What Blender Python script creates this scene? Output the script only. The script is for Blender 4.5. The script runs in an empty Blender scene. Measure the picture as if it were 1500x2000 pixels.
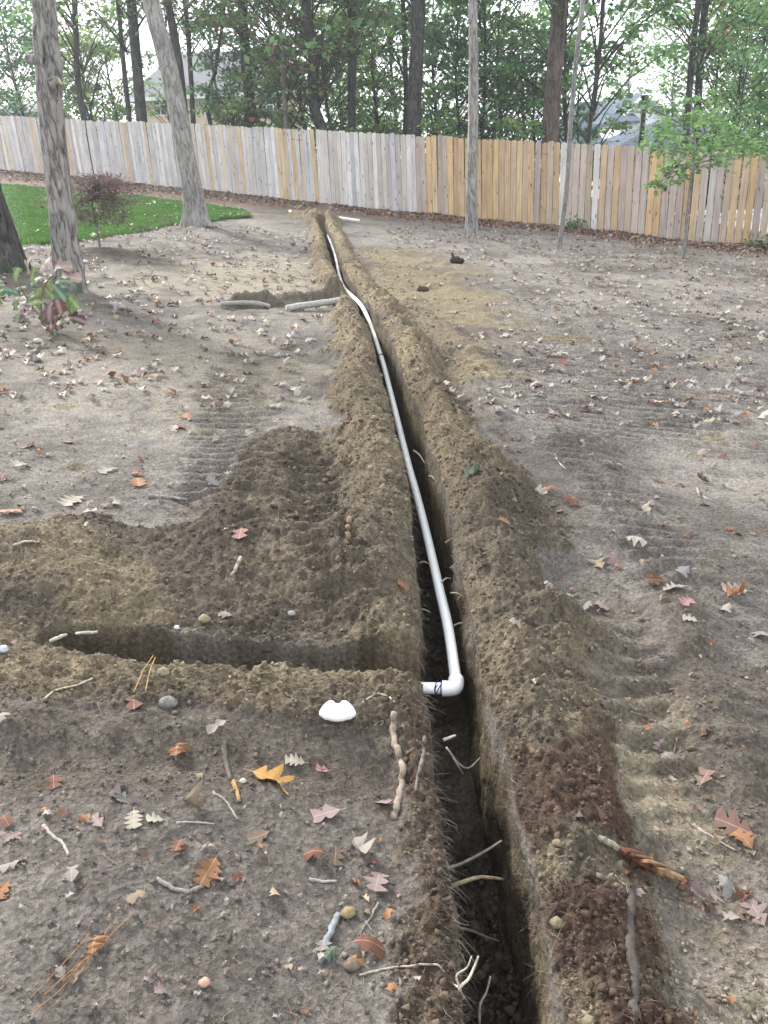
import bpy, math, random
import numpy as np
from mathutils import Vector, Matrix

# ------------------------------------------------------------------ camera, sky, sun, exposure
sc = bpy.context.scene
COL = sc.collection
FPX, PITCH, ROLL = 1650.0, math.radians(23), -0.05
cam = bpy.data.cameras.new("camera")
cam.sensor_fit = 'VERTICAL'; cam.sensor_height = 36.0; cam.lens = 36.0*FPX/2000.0
cam.clip_start = 0.05; cam.clip_end = 1500
camo = bpy.data.objects.new("camera", cam); COL.objects.link(camo)
CAMP = Vector((0, 0, 1.6))
CR = Matrix.Rotation(math.pi/2-PITCH, 3, 'X') @ Matrix.Rotation(ROLL, 3, 'Z')
camo.matrix_world = Matrix.Translation(CAMP) @ CR.to_4x4()
sc.camera = camo

SUN_EL, SUN_AZ = math.radians(36), math.radians(-40)   # azimuth from +Y, clockwise
world = bpy.data.worlds.new("World"); sc.world = world; world.use_nodes = True
wn = world.node_tree; wn.nodes.clear()
sky = wn.nodes.new("ShaderNodeTexSky"); sky.sky_type = 'NISHITA'; sky.sun_disc = False
sky.sun_elevation = SUN_EL; sky.sun_rotation = SUN_AZ
sky.air_density = 1.0; sky.dust_density = 3.0; sky.ozone_density = 1.0
cl = wn.nodes.new("ShaderNodeMix"); cl.data_type = 'RGBA'; cl.inputs[0].default_value = 0.78
cl.inputs[7].default_value = (7.6, 7.9, 8.3, 1)         # even bright cloud layer
wn.links.new(sky.outputs[0], cl.inputs[6])
bg = wn.nodes.new("ShaderNodeBackground"); bg.inputs[1].default_value = 0.055
wo = wn.nodes.new("ShaderNodeOutputWorld")
wn.links.new(cl.outputs[2], bg.inputs[0]); wn.links.new(bg.outputs[0], wo.inputs[0])
sun = bpy.data.lights.new("sun", 'SUN'); sun.energy = 1.5; sun.angle = math.radians(11); sun.color = (1, .98, .95)
suno = bpy.data.objects.new("sun", sun); COL.objects.link(suno)
sd = Vector((math.sin(SUN_AZ)*math.cos(SUN_EL), math.cos(SUN_AZ)*math.cos(SUN_EL), math.sin(SUN_EL)))
suno.rotation_euler = sd.to_track_quat('Z', 'Y').to_euler(); suno.location = (0, 0, 30)
sc.view_settings.view_transform = 'Standard'; sc.view_settings.look = 'None'
sc.view_settings.gamma = 1; sc.view_settings.use_curve_mapping = False
sc.view_settings.exposure = 2.55
sc.render.engine = 'CYCLES'
sc.cycles.max_bounces = 6; sc.cycles.diffuse_bounces = 3; sc.cycles.transmission_bounces = 4

rng = np.random.default_rng(7); random.seed(7)

# ------------------------------------------------------------------ helpers: places
GX, GY = -0.096, 0.0104                                   # the yard falls to the right
def ray(px, py):
    return CR @ Vector(((px-750)/FPX, -(py-1000)/FPX, -1.0))
def at(px, py, h=0.0):
    """a point on the sloping yard, h above its even plane"""
    d = ray(px, py); n = Vector((-GX, -GY, 1.0))
    return CAMP + d*((h-n.dot(CAMP))/n.dot(d))
def aty(px, py, Y):
    d = ray(px, py); return CAMP + d*((Y-CAMP.y)/d.y)
def W(px, py, h=0.0):
    p = at(px, py, h); return (p.x, p.y)

# ------------------------------------------------------------------ helpers: noise
def _hash(ix, iy, iz, seed):
    h = (ix.astype(np.uint32)*np.uint32(374761393) + iy.astype(np.uint32)*np.uint32(668265263)
         + iz.astype(np.uint32)*np.uint32(2147483647 & 1274126177) + np.uint32((seed*974711+12345) & 0xffffffff))
    h = (h ^ (h >> np.uint32(13)))*np.uint32(1274126177)
    h = (h ^ (h >> np.uint32(16)))*np.uint32(2246822519)
    return ((h ^ (h >> np.uint32(15))) & np.uint32(0xffff)).astype(np.float32)/32767.5-1.0
def n2(x, y, seed=0):
    x = np.asarray(x, np.float32); y = np.asarray(y, np.float32)
    fx, fy = np.floor(x), np.floor(y); ix, iy = fx.astype(np.int64), fy.astype(np.int64)
    tx, ty = x-fx, y-fy; tx = tx*tx*tx*(tx*(tx*6-15)+10); ty = ty*ty*ty*(ty*(ty*6-15)+10)
    z = np.zeros_like(ix)
    a = _hash(ix, iy, z, seed); b = _hash(ix+1, iy, z, seed); c = _hash(ix, iy+1, z, seed); d = _hash(ix+1, iy+1, z, seed)
    return (a+(b-a)*tx)*(1-ty)+(c+(d-c)*tx)*ty
def fbm(x, y, o=3, seed=0, g=.5):
    r, a, f = 0, 1.0, 1.0
    for i in range(o):
        # rotate each octave so no grid shows
        cx, sx = math.cos(i*1.1+.4), math.sin(i*1.1+.4)
        r = r+a*n2((x*cx-y*sx)*f, (x*sx+y*cx)*f, seed+i*17); a *= g; f *= 2.03
    return r
def sst(a, b, x):
    t = np.clip((x-a)/(b-a), 0, 1); return t*t*(3-2*t)
def pdist(x, y, pts):
    """distance to a polyline, and length run along it"""
    best = np.full(x.shape, 1e9, np.float32); run = np.zeros(x.shape, np.float32); L = 0
    for (ax, ay), (bx, by) in zip(pts[:-1], pts[1:]):
        vx, vy = bx-ax, by-ay; l2 = vx*vx+vy*vy
        t = np.clip(((x-ax)*vx+(y-ay)*vy)/l2, 0, 1)
        d = np.hypot(x-ax-t*vx, y-ay-t*vy); m = d < best
        best = np.where(m, d, best); run = np.where(m, L+t*math.sqrt(l2), run); L += math.sqrt(l2)
    return best, run

# ------------------------------------------------------------------ the lie of the land
TY = [-4, 1.1, 1.5, 1.8, 2.05, 2.3, 2.6, 3.2, 3.9, 4.6, 5.5, 6.5, 7.6, 8.4, 9.0, 9.8, 11, 13, 15, 17.5, 19, 22]
TX = [.18, .195, .208, .222, .212, .195, .2, .212, .205, .185, .15, .09, .01, -.075, -.135, -.25, -.375, -.55, -.69, -.9, -1.02, -1.2]
YY = np.linspace(-4, 22, 1200)
TXS = np.convolve(np.pad(np.interp(YY, TY, TX), 12, mode='edge'), np.ones(25)/25, 'valid')
def xc(y): return np.interp(y, YY, TXS).astype(np.float32) + .012*n2(y*2.2, y*0+3, 91).astype(np.float32)
def tw(y): return (.012*n2(y*7, y*0+1.7, 93)+.008*n2(y*23, y*0+2.3, 94)).astype(np.float32)+np.interp(y, [1, 2, 3, 5, 8, 9.3, 10, 12, 16, 19], [.215, .205, .185, .175, .16, .13, .14, .15, .16, .15]).astype(np.float32)
def tdepth(y): return (.44*np.interp(y, [-4, 17.2, 18.6, 19.0], [1, 1, .35, .0])).astype(np.float32)
FLINE = [(-22, 40.2), (-15.5, 35.4), (-10.2, 31.5), (.5, 23.3), (9, 17.7), (13, 15.1)]
def fence_side(x, y):       # >0 beyond the fence
    return (y-np.interp(x, [p[0] for p in FLINE], [p[1] for p in FLINE]))
P_MOUND = [W(-700, 1120), W(0, 1125), W(420, 1110), W(640, 1120)]
P_GROOVE = [W(128, 1268), W(300, 1277), W(560, 1293), W(760, 1308), W(850, 1312)]
P_NEARB = [W(-500, 1260), W(0, 1300), W(120, 1325), W(400, 1350), W(600, 1362), W(745, 1376)]
P_STEP = [W(-400, 1425), W(100, 1430), W(450, 1425), W(780, 1440)]
P_SPUR = [W(568, 862), W(540, 905), W(508, 965), W(470, 1040)]
P_TRKR = [W(1165, 1130), W(1200, 1250), W(1250, 1400), W(1300, 1560), W(1370, 1760), W(1460, 2050)]
P_TRKR2 = [W(1420, 1320), W(1500, 1450), W(1620, 1700)]
P_TRKL = [W(462, 730), W(455, 850), W(440, 985)]
P_TRKM = [W(600, 900), W(612, 985), W(640, 1085), W(690, 1200)]
P_RIDGER = [W(1330, 1180), W(1395, 1330), W(1470, 1500), W(1560, 1700)]
P_SPREAD = [W(760, 490), W(830, 560), W(860, 640), W(870, 720)]
P_HOLLOW = [W(868, 690), W(885, 770), W(915, 830)]
P_PIT = [W(455, 600), W(560, 592), W(655, 585)]
S_SAND = [(W(1235, 1490), .17, .85), (W(1290, 1400), .14, .4), (W(1330, 1570), .12, .45), (W(430, 735), .8, .3), (W(300, 690), 1.0, .25), (W(500, 540), 1.6, .55), (W(880, 600), .9, .5), (W(560, 720), .45, .4)]

def field(x, y):
    x = np.asarray(x, np.float32); y = np.asarray(y, np.float32)
    fs = fence_side(x, y)
    xq = np.where(fs > 0, np.clip(x, -16-.0*x, 9.5), np.clip(x, -60, 60))
    z = GX*xq + GY*np.clip(y, -10, 60)
    z = z - np.clip(y-60, 0, 400)*.004
    near = 1-sst(25, 45, y)
    u = x-xc(y); w = tw(y); bl = -u-w/2; br = u-w/2
    z = z + (.028*fbm(x*.7, y*.7, 2, 1) + .010*fbm(x*2.6, y*2.6, 2, 5))*near
    spoil = np.zeros_like(x); tan = np.zeros_like(x); dark = np.zeros_like(x)
    sand = np.zeros_like(x); crumb = np.zeros_like(x); red = np.zeros_like(x); grey = np.zeros_like(x)
    big = fbm(x*1.3, y*1.3, 3, 11); mid = fbm(x*5, y*5, 3, 23)
    # spoil banks along both lips
    def bank(b, ys, ws, hs, seed):
        ww = np.interp(y, ys, ws)*(1+.15*n2(y*1.7, y*0+seed, seed)+.10*n2(y*6, y*0+seed, seed+1)+.14*mid)
        hh = np.interp(y, ys, hs)*(1+.16*n2(y*2.1, y*0+seed, seed+2)+.13*n2(y*7, x*5, seed+3))
        t = np.clip(b/np.maximum(ww, .02), -.2, 1.0)
        pr = np.where(t < .3, .45+.55*np.sin(np.clip(t, 0, .3)/.3*math.pi/2), (.5+.5*np.cos((np.clip(t, .3, 1)-.3)/.7*math.pi))**.85)
        hh = hh*(1+.22*np.clip(mid, -1, 1)); return hh*pr*(t < 1), np.where(b > -.3, pr*(t < 1), 0)*np.clip(hh/.06, 0, 1)
    yl = [-4, 1.0, 1.9, 2.2, 2.6, 3.2, 3.8, 4.4, 4.9, 5.6, 7.7, 9, 9.4, 9.9, 11.3, 14, 17, 18.7, 19.5, 20]
    hL, sL = bank(bl, yl, [.16, .16, .16, .2, .3, .42, .5, .5, .46, .42, .36, .34, .2, .34, .33, .28, .24, .3, .3, .1],
                  [.02, .025, .035, .035, .08, .10, .13, .16, .165, .16, .155, .14, .07, .16, .15, .15, .16, .15, .08, 0], 31)
    hR, sR = bank(br, yl, [.34, .34, .33, .4, .46, .5, .5, .42, .38, .34, .36, .34, .34, .34, .32, .3, .3, .34, .3, .1],
                  [.075, .085, .10, .12, .13, .13, .15, .165, .16, .16, .155, .15, .15, .15, .15, .15, .16, .15, .08, 0], 51)
    out = (np.abs(u) > -1)
    z = z + hL*(bl > -w) * (u < 0) + hR*(u >= 0)*(br > -w)
    # end of the trench: heap that closes it
    d, _ = pdist(x, y, [(-1.55, 19.35), (-1.0, 18.75), (-.72, 18.5)])
    m = np.exp(-(d/.28)**2); z = z + .17*m*(1+.4*mid); spoil = np.maximum(spoil, sst(.2, .5, m+.15*mid)); tan = np.maximum(tan, m)
    d, _ = pdist(x, y, [(-3.6, 20.6), (-2.4, 20.1), (-1.3, 19.5)])
    m = np.exp(-(d/.38)**2)*(.75+.4*n2(x*2, y*2, 77)); z = z + .05*m; spoil = np.maximum(spoil, .9*sst(.25, .6, m)); tan = np.maximum(tan, .9*m)
    sb = np.where(u < 0, sL, sR)
    sbm = sst(.10, .38, sb+.22*mid)
    spoil = np.maximum(spoil, sbm)
    tan = np.maximum(tan, sbm*np.clip(.5+.6*n2(x*1.5, y*.9, 61)+.25*mid+np.interp(y, [1.5, 2.6, 4, 9, 12], [-.6, -.4, -.1, .15, .3]), 0, 1))
    crumb = np.maximum(crumb, sbm)
    # right bank close by is a reddish crumbly heap
    rr = sst(.15, .5, sR+.2*mid)*(1-sst(1.75, 2.35, y+.2*big))*(u > 0)
    red = np.maximum(red, rr*sst(-.5, .25, mid+.4*big)); tan = tan*(1-.6*rr)+rr*.55*sst(.0, .5, n2(x*9, y*9, 67)+.5*n2(x*3, y*3, 68))
    # the heap thrown up from the side ditch
    d, _ = pdist(x, y, P_MOUND)
    dd = d*(1+.25*n2(x*3, y*3, 71))/.46
    m = np.clip(1-dd*dd, 0, 1)**1.2; m = m*(u < 0)*(sst(-.02, .3, bl))
    z = z + m*(.125+.045*n2(x*2.2+1, y*3, 72)+.012*mid)
    ms = 1-sst(.75, 1.12, d/.62+.15*mid)*1.0; ms = ms*(u < 0)
    mm = np.maximum(sst(.03, .22, m+.05*mid), ms*(y < 2.95)); spoil = np.maximum(spoil, mm); crumb = np.maximum(crumb, mm)
    st = n2(x*2.4+y*2.0, y*1.2-x*.3, 73)+.35*mid
    dark = np.maximum(dark, mm*sst(-.05, .5, st)); tan = np.where(m > .02, np.maximum(tan*(1-mm), mm*sst(.15, .8, -st)*.6), tan)
    # spur of darker earth left of the bank
    d, _ = pdist(x, y, P_SPUR); m = np.clip(1-(d*(1+.3*n2(x*4, y*4, 75))/.19)**2, 0, 1); m = m*(x < xc(y)-.45)
    z = z + .055*m*(1+.4*mid); mm = sst(.02, .55, m+.18*mid); spoil = np.maximum(spoil, mm); dark = np.maximum(dark, mm*.3); crumb = np.maximum(crumb, mm); tan = tan*(1-.8*mm)
    # near bank of the ditch
    d, _ = pdist(x, y, P_NEARB); m = np.clip(1-(d*(1+.22*n2(x*5, y*5, 78))/.19)**2, 0, 1)*(bl > -.02)
    z = z + m*(.030+.016*n2(x*4, y*4, 79)+.014*np.abs(mid)); mm = sst(.04, .25, m+.12*mid); spoil = np.maximum(spoil, mm); crumb = np.maximum(crumb, mm)
    tan = np.maximum(tan*(1-.5*mm), mm*(.42+.4*np.clip(mid, -1, 1)))
    # the ditch itself
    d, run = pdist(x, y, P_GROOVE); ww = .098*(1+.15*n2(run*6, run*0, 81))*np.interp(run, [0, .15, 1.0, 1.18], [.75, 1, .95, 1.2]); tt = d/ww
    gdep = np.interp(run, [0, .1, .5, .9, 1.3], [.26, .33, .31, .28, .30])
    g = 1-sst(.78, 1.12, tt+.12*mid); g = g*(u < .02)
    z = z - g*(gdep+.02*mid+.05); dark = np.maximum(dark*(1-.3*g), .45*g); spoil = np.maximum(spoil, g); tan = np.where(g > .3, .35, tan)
    # tread step nearer the camera
    d, _ = pdist(x, y, P_STEP); s = np.interp(x, [-2, 0, .2], [1, 1, 0])
    z = z + s*(.035*np.exp(-(d/.10)**2)*(1+.5*mid)); 
    d2, _ = pdist(x, y, [(a, b-.17) for a, b in P_STEP]); z = z - s*.022*np.exp(-(d2/.07)**2)
    m = sst(.25, .8, np.exp(-(np.minimum(d, d2)/.17)**2)+.25*mid)*s*(u < 0)
    spoil = np.maximum(spoil, .55*m); dark = np.maximum(dark, .55*m)
    # near left edge of the trench: dark brown crumbs
    m = sst(.0, .5, 1-bl/(.13+.07*mid+.06*big))*(u < 0)*(1-sst(2.0, 2.4, y))
    spoil = np.maximum(spoil, m); red = np.maximum(red, .6*m); crumb = np.maximum(crumb, .8*m)
    # right side: track with coarse ribs, humps
    warp = .035*n2(x*3, y*3, 83)+.03*big
    d, run = pdist(x, y, P_TRKR); m = (1-sst(.12, .23, d+.04*mid))
    rib = np.sin((run+.12*(x-1)+warp)/.118*2*math.pi); rib = np.sign(rib)*np.abs(rib)**.6
    ra = .5+.5*n2(x*2.3, y*2.3, 84)
    z = z + m*(-.03+.026*rib*ra); spoil = np.maximum(spoil, .45*m*(1-sst(2.6, 3.4, y))); tan = np.maximum(tan, .5*m*(1-sst(2.4, 3.2, y)))
    d, _ = pdist(x, y, P_RIDGER); m = np.exp(-(d/.11)**2); z = z + .035*m*(1+.5*n2(x*5, y*5, 85)); spoil = np.maximum(spoil, .6*sst(.3, .8, m+.3*mid)); dark = np.maximum(dark, .5*m)
    d, run = pdist(x, y, P_TRKR2); m = (1-sst(.14, .22, d+.03*mid)); z = z+m*(-.025+.009*np.sin((run+warp)/.118*2*math.pi)); dark = np.maximum(dark, .3*m); spoil = np.maximum(spoil, .4*m)
    for (cx, cy), r, h in ((W(1075, 1235), .15, .05), (W(1130, 1300), .13, .035), (W(1040, 1130), .14, .03), (W(1010, 1480), .12, .03)):
        m = np.exp(-((x-cx)**2+(y-cy)**2)/r**2); z = z+h*m*(u > .05)*(1+.3*mid)
    (cx, cy) = W(1062, 1262); m = 1-sst(.7, 1.15, np.hypot((x-cx)/.075, (y-cy)/.05)); z = z-.028*m   # a boot heel print
    # earth lightly spread on the right, further off
    d, _ = pdist(x, y, P_SPREAD); m = sst(.1, .7, 1-d/np.interp(y, [5, 8, 12, 16], [.55, .95, 1.25, .9])+.35*big+.15*mid)*(br > 0)
    z = z+.02*m*(1+mid); spoil = np.maximum(spoil, .95*m); tan = np.maximum(tan, m*np.clip(.95+.4*big, 0, 1)); sand = np.maximum(sand, .0*m); crumb = np.maximum(crumb, .4*m)
    d, _ = pdist(x, y, P_HOLLOW); m = np.exp(-(d/.16)**2); z = z-.05*m; dark = np.maximum(dark, .6*m); spoil = np.maximum(spoil, m*.8)
    m = np.exp(-((d-.22)/.1)**2)*(u > .3); z = z+.03*m*(1+mid)
    (cx, cy) = W(985, 975); m = np.exp(-(((x-cx)/.22)**2+((y-cy)/.6)**2)); z = z+.035*m*(1+.5*mid); mm = sst(.15, .5, m+.2*mid); spoil = np.maximum(spoil, mm); dark = np.maximum(dark, .5*mm); crumb = np.maximum(crumb, mm)
    (cx, cy) = W(915, 535); m = np.exp(-(((x-cx)/.5)**2+((y-cy)/.8)**2)); mm = sst(.3, .7, m+.25*mid); spoil = np.maximum(spoil, .7*mm); tan = np.maximum(tan, .6*mm); z = z+.02*mm
    (cx, cy) = W(1115, 662); m = np.exp(-(((x-cx)/.3)**2+((y-cy)/.18)**2)); mm = sst(.3, .7, m+.25*mid); spoil = np.maximum(spoil, .8*mm); tan = np.maximum(tan, .9*mm)
    # left track, finer ribs; track over the spoil
    d, run = pdist(x, y, P_TRKL); m = (1-sst(.17, .3, d+.06*mid))
    z = z + m*(-.010+.021*np.sin((run+warp)/.105*2*math.pi)*(.65+.45*n2(x*2, y*1.2, 87))); dark = np.maximum(dark, .22*m*sst(-.4, .4, big+.3*mid)); spoil = np.maximum(spoil, .3*m)
    d, run = pdist(x, y, P_TRKM); m = (1-sst(.09, .16, d+.03*mid))*(bl > .05)
    ms = (1-sst(.2, .34, d+.05*mid))*(bl > 0); spoil = np.maximum(spoil, ms); dark = np.maximum(dark*(1-.5*ms), .12*ms); tan = np.maximum(tan, .22*ms); crumb = np.maximum(crumb, .7*ms)
    z = z + m*(-.02+.022*np.sin((run+warp)/.115*2*math.pi)); dark = np.maximum(dark, .35*m); tan = tan*(1-.5*m)
    rm = sst(.72, .95, u)*(1-sst(3.6, 4.8, u-.25*y+.8))*sst(2.6, 3.4, y)*(1-sst(8, 12, y))
    z = z + rm*.024*np.sin((y+.10*x+2*warp)/.10*2*math.pi)*np.clip(.7+n2(x*1.1, y*.5, 88), 0, 1)
    # pit round the cut root
    d, _ = pdist(x, y, P_PIT); m = np.exp(-(d/.13)**2)*(x < xc(y)-.14); z = z-.05*m; mm = sst(.25, .7, m+.3*mid); dark = np.maximum(dark, .7*mm); spoil = np.maximum(spoil, .9*mm)
    d, _ = pdist(x, y, [(a, b+.25) for a, b in P_PIT[:]]); m = np.exp(-(d/.11)**2)*(x < xc(y)-.14); z = z+.05*m*(1+mid); mm = sst(.3, .7, m+.3*mid); dark = np.maximum(dark, .5*mm); spoil = np.maximum(spoil, .8*mm); crumb = np.maximum(crumb, .6*mm)
    # planting mounds at the trees
    for (cx, cy), r, h, k in ((W(135, 578), .5, .05, .2), (W(922, 480), .8, .10, .35), (W(385, 450), .7, .07, .25), (W(205, 497), .5, .05, .8), (W(110, 655), .22, .03, .6), (W(1335, 510), .4, .03, .4), (W(5, 545), .6, .05, .3)):
        m = np.exp(-((x-cx)**2+(y-cy)**2*.8)/r**2); z = z+h*m; mm = k*sst(.25, .8, m+.3*mid); dark = np.maximum(dark, mm*.8); spoil = np.maximum(spoil, mm)
    for (cx, cy), r, s in S_SAND:
        m = np.exp(-(((x-cx)/r)**2+((y-cy)/(r*1.3))**2)); sand = np.maximum(sand, s*sst(.2, .8, m*1.2+.35*big+.35*mid-.1))
    mulch = (1-sst(.5, 1.7, np.abs(fs+.8)/np.interp(x, [-9, -3, 2], [3.4, 2.6, 1.15])+.35*mid))*(x < 13)*(x > -17)
    far = sst(8, 16, y)
    # crumbly relief
    nr = 1-sst(6, 16, y)
    cr = np.clip(.10+crumb, 0, 1)
    bil = np.abs(n2(x*21, y*21, 101))+.55*np.abs(n2(x*43+3, y*43, 102))
    z = z + nr*cr*(.012*(bil-.55)+.009*n2(x*62, y*62, 103)+.006*n2(x*118, y*118, 108)*(y < 5)+.009*np.clip(n2(x*15+5, y*15, 106), 0, 1)-.012*np.clip(n2(x*11+2, y*11, 109)-.35, 0, 1)) + nr*.0045*n2(x*33, y*33, 104)+nr*.0035*np.clip(.2+crumb, 0, 1)*np.abs(n2(x*58, y*58, 107)) + .004*n2(x*12, y*12, 105)*near
    return z, dict(spoil=spoil, tan=tan, dark=dark, sand=sand, crumb=crumb, red=red, mulch=mulch, big=big, mid=mid, u=u, w=w, fs=fs, bl=bl, br=br)
def hz(x, y):
    return float(field(np.array([x]), np.array([y]))[0][0])
def hza(x, y): return field(np.asarray(x, np.float32), np.asarray(y, np.float32))[0]

C_GREY = np.array([.214, .193, .172]); C_BRN = np.array([.112, .097, .084]); C_SAND = np.array([.29, .255, .18])
C_SPOIL = np.array([.104, .085, .063]); C_TAN = np.array([.20, .161, .103]); C_DARK = np.array([.058, .046, .037])
C_RED = np.array([.062, .037, .027]); C_MULCH = np.array([.17, .105, .075])
def soil_colour(x, y, f):
    n = lambda a: a[..., None]
    pat = np.clip(.5+.5*f['big']+.35*f['mid']+np.interp(y, [1.2, 2.2, 4, 8, 20], [-.24, -.16, -.06, .0, .12]), 0, 1)
    c = C_BRN+(C_GREY-C_BRN)*n(pat)
    c = c*(1+.16*n(n2(x*17, y*17, 121))+.12*n(n2(x*41, y*41, 122)))
    c = c+(C_SAND-c)*n(np.clip(f['sand'], 0, 1))
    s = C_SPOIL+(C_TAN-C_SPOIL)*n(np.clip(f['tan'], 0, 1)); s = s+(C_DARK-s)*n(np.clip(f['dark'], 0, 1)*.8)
    s = s+(C_RED-s)*n(np.clip(f['red'], 0, 1)*.8)
    s = s*(1+.2*n(n2(x*23, y*23, 123))+.2*n(n2(x*61, y*61, 124)))
    sw = np.clip(f['spoil']+.22*(n2(x*30, y*30, 125))*(f['spoil'] > .05)*(f['spoil'] < .95), 0, 1)
    c = c+(s-c)*n(sw)
    c = c+(C_MULCH-c)*n(np.clip(f['mulch'], 0, 1)*.75)
    return np.clip(c, .01, .8)

# ------------------------------------------------------------------ helpers: meshes and materials
def tagk(o, kind): o['kind'] = kind; return o
def tag(o, label, cat, group=None):
    o['label'] = label; o['category'] = cat
    if group: o['group'] = group
    return o
def empty(name, loc, label, cat, group=None):
    o = bpy.data.objects.new(name, None); o.empty_display_size = .1; COL.objects.link(o); o.location = loc
    return tag(o, label, cat, group)
def link(name, me, parent=None):
    o = bpy.data.objects.new(name, me); COL.objects.link(o)
    if parent is not None: o.parent = parent
    return o
def np_mesh(name, v, f, mat=None, smooth=False, col=None):
    """v (n,3), f (m,3) or (m,4) arrays"""
    me = bpy.data.meshes.new(name); v = np.asarray(v, np.float32); f = np.asarray(f, np.int32)
    k = f.shape[1]
    me.vertices.add(len(v)); me.vertices.foreach_set('co', v.ravel())
    me.loops.add(f.size); me.loops.foreach_set('vertex_index', f.ravel())
    me.polygons.add(len(f)); me.polygons.foreach_set('loop_start', np.arange(0, f.size, k, dtype=np.int32))
    me.polygons.foreach_set('loop_total', np.full(len(f), k, np.int32))
    if smooth: me.polygons.foreach_set('use_smooth', np.ones(len(f), bool))
    if col is not None:
        a = me.attributes.new('Col', 'FLOAT_COLOR', 'POINT'); c = np.ones((len(v), 4), np.float32); c[:, :3] = col
        a.data.foreach_set('color', c.ravel())
    me.update(calc_edges=True); me.validate()
    if mat: me.materials.append(mat)
    return me
class MB:
    def __init__(s): s.v = []; s.f = []
    def add(s, vs, fs):
        o = len(s.v); s.v += [tuple(p) for p in vs]; s.f += [tuple(i+o for i in f) for f in fs]; return s
    def box(s, c, d, rz=0):
        cx, cy, cz = c; x, y, z = d[0]/2, d[1]/2, d[2]/2; co, si = math.cos(rz), math.sin(rz)
        vs = [(cx+a*co-b*si, cy+a*si+b*co, cz+e) for e in (-z, z) for a, b in ((-x, -y), (x, -y), (x, y), (-x, y))]
        return s.add(vs, [(3, 2, 1, 0), (4, 5, 6, 7), (0, 1, 5, 4), (1, 2, 6, 5), (2, 3, 7, 6), (3, 0, 4, 7)])
    def tube(s, pts, rad, n=8, cap=True, jit=0.0, seed=0):
        pts = [Vector(p) for p in pts]; r = random.Random(seed)
        if not hasattr(rad, '__len__'): rad = [rad]*len(pts)
        ref = Vector((0, 0, 1)); t0 = (pts[1]-pts[0]).normalized()
        if abs(t0.dot(ref)) > .9: ref = Vector((1, 0, 0))
        a = t0.cross(ref).normalized(); vs = []
        for i, p in enumerate(pts):
            t = (pts[min(i+1, len(pts)-1)]-pts[max(i-1, 0)]).normalized()
            a = (a-t*a.dot(t)).normalized(); b = t.cross(a)
            for k in range(n):
                th = 2*math.pi*k/n; q = rad[i]*(1+jit*r.uniform(-1, 1)); vs.append(p+(a*math.cos(th)+b*math.sin(th))*q)
        fs = [(i*n+k, i*n+(k+1) % n, (i+1)*n+(k+1) % n, (i+1)*n+k) for i in range(len(pts)-1) for k in range(n)]
        if cap: fs += [tuple(range(n-1, -1, -1)), tuple((len(pts)-1)*n+k for k in range(n))]
        return s.add(vs, fs)
    def mesh(s, name, mat, smooth=False):
        me = bpy.data.meshes.new(name); me.from_pydata(s.v, [], s.f); me.update()
        if mat: me.materials.append(mat)
        if smooth: me.polygons.foreach_set('use_smooth', np.ones(len(me.polygons), bool))
        return me
    def obj(s, name, mat, parent=None, smooth=False): return link(name, s.mesh(name, mat, smooth), parent)
def smooth_path(pts, n):
    pts = [Vector(p) for p in pts]; out = []
    P = [2*pts[0]-pts[1]]+pts+[2*pts[-1]-pts[-2]]
    for i in range(1, len(P)-2):
        for k in range(n):
            t = k/n; a, b, c, d = P[i-1:i+3]
            out.append(.5*((2*b)+(c-a)*t+(2*a-5*b+4*c-d)*t*t+(3*b-a-3*c+d)*t**3))
    out.append(pts[-1]); return out

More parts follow.
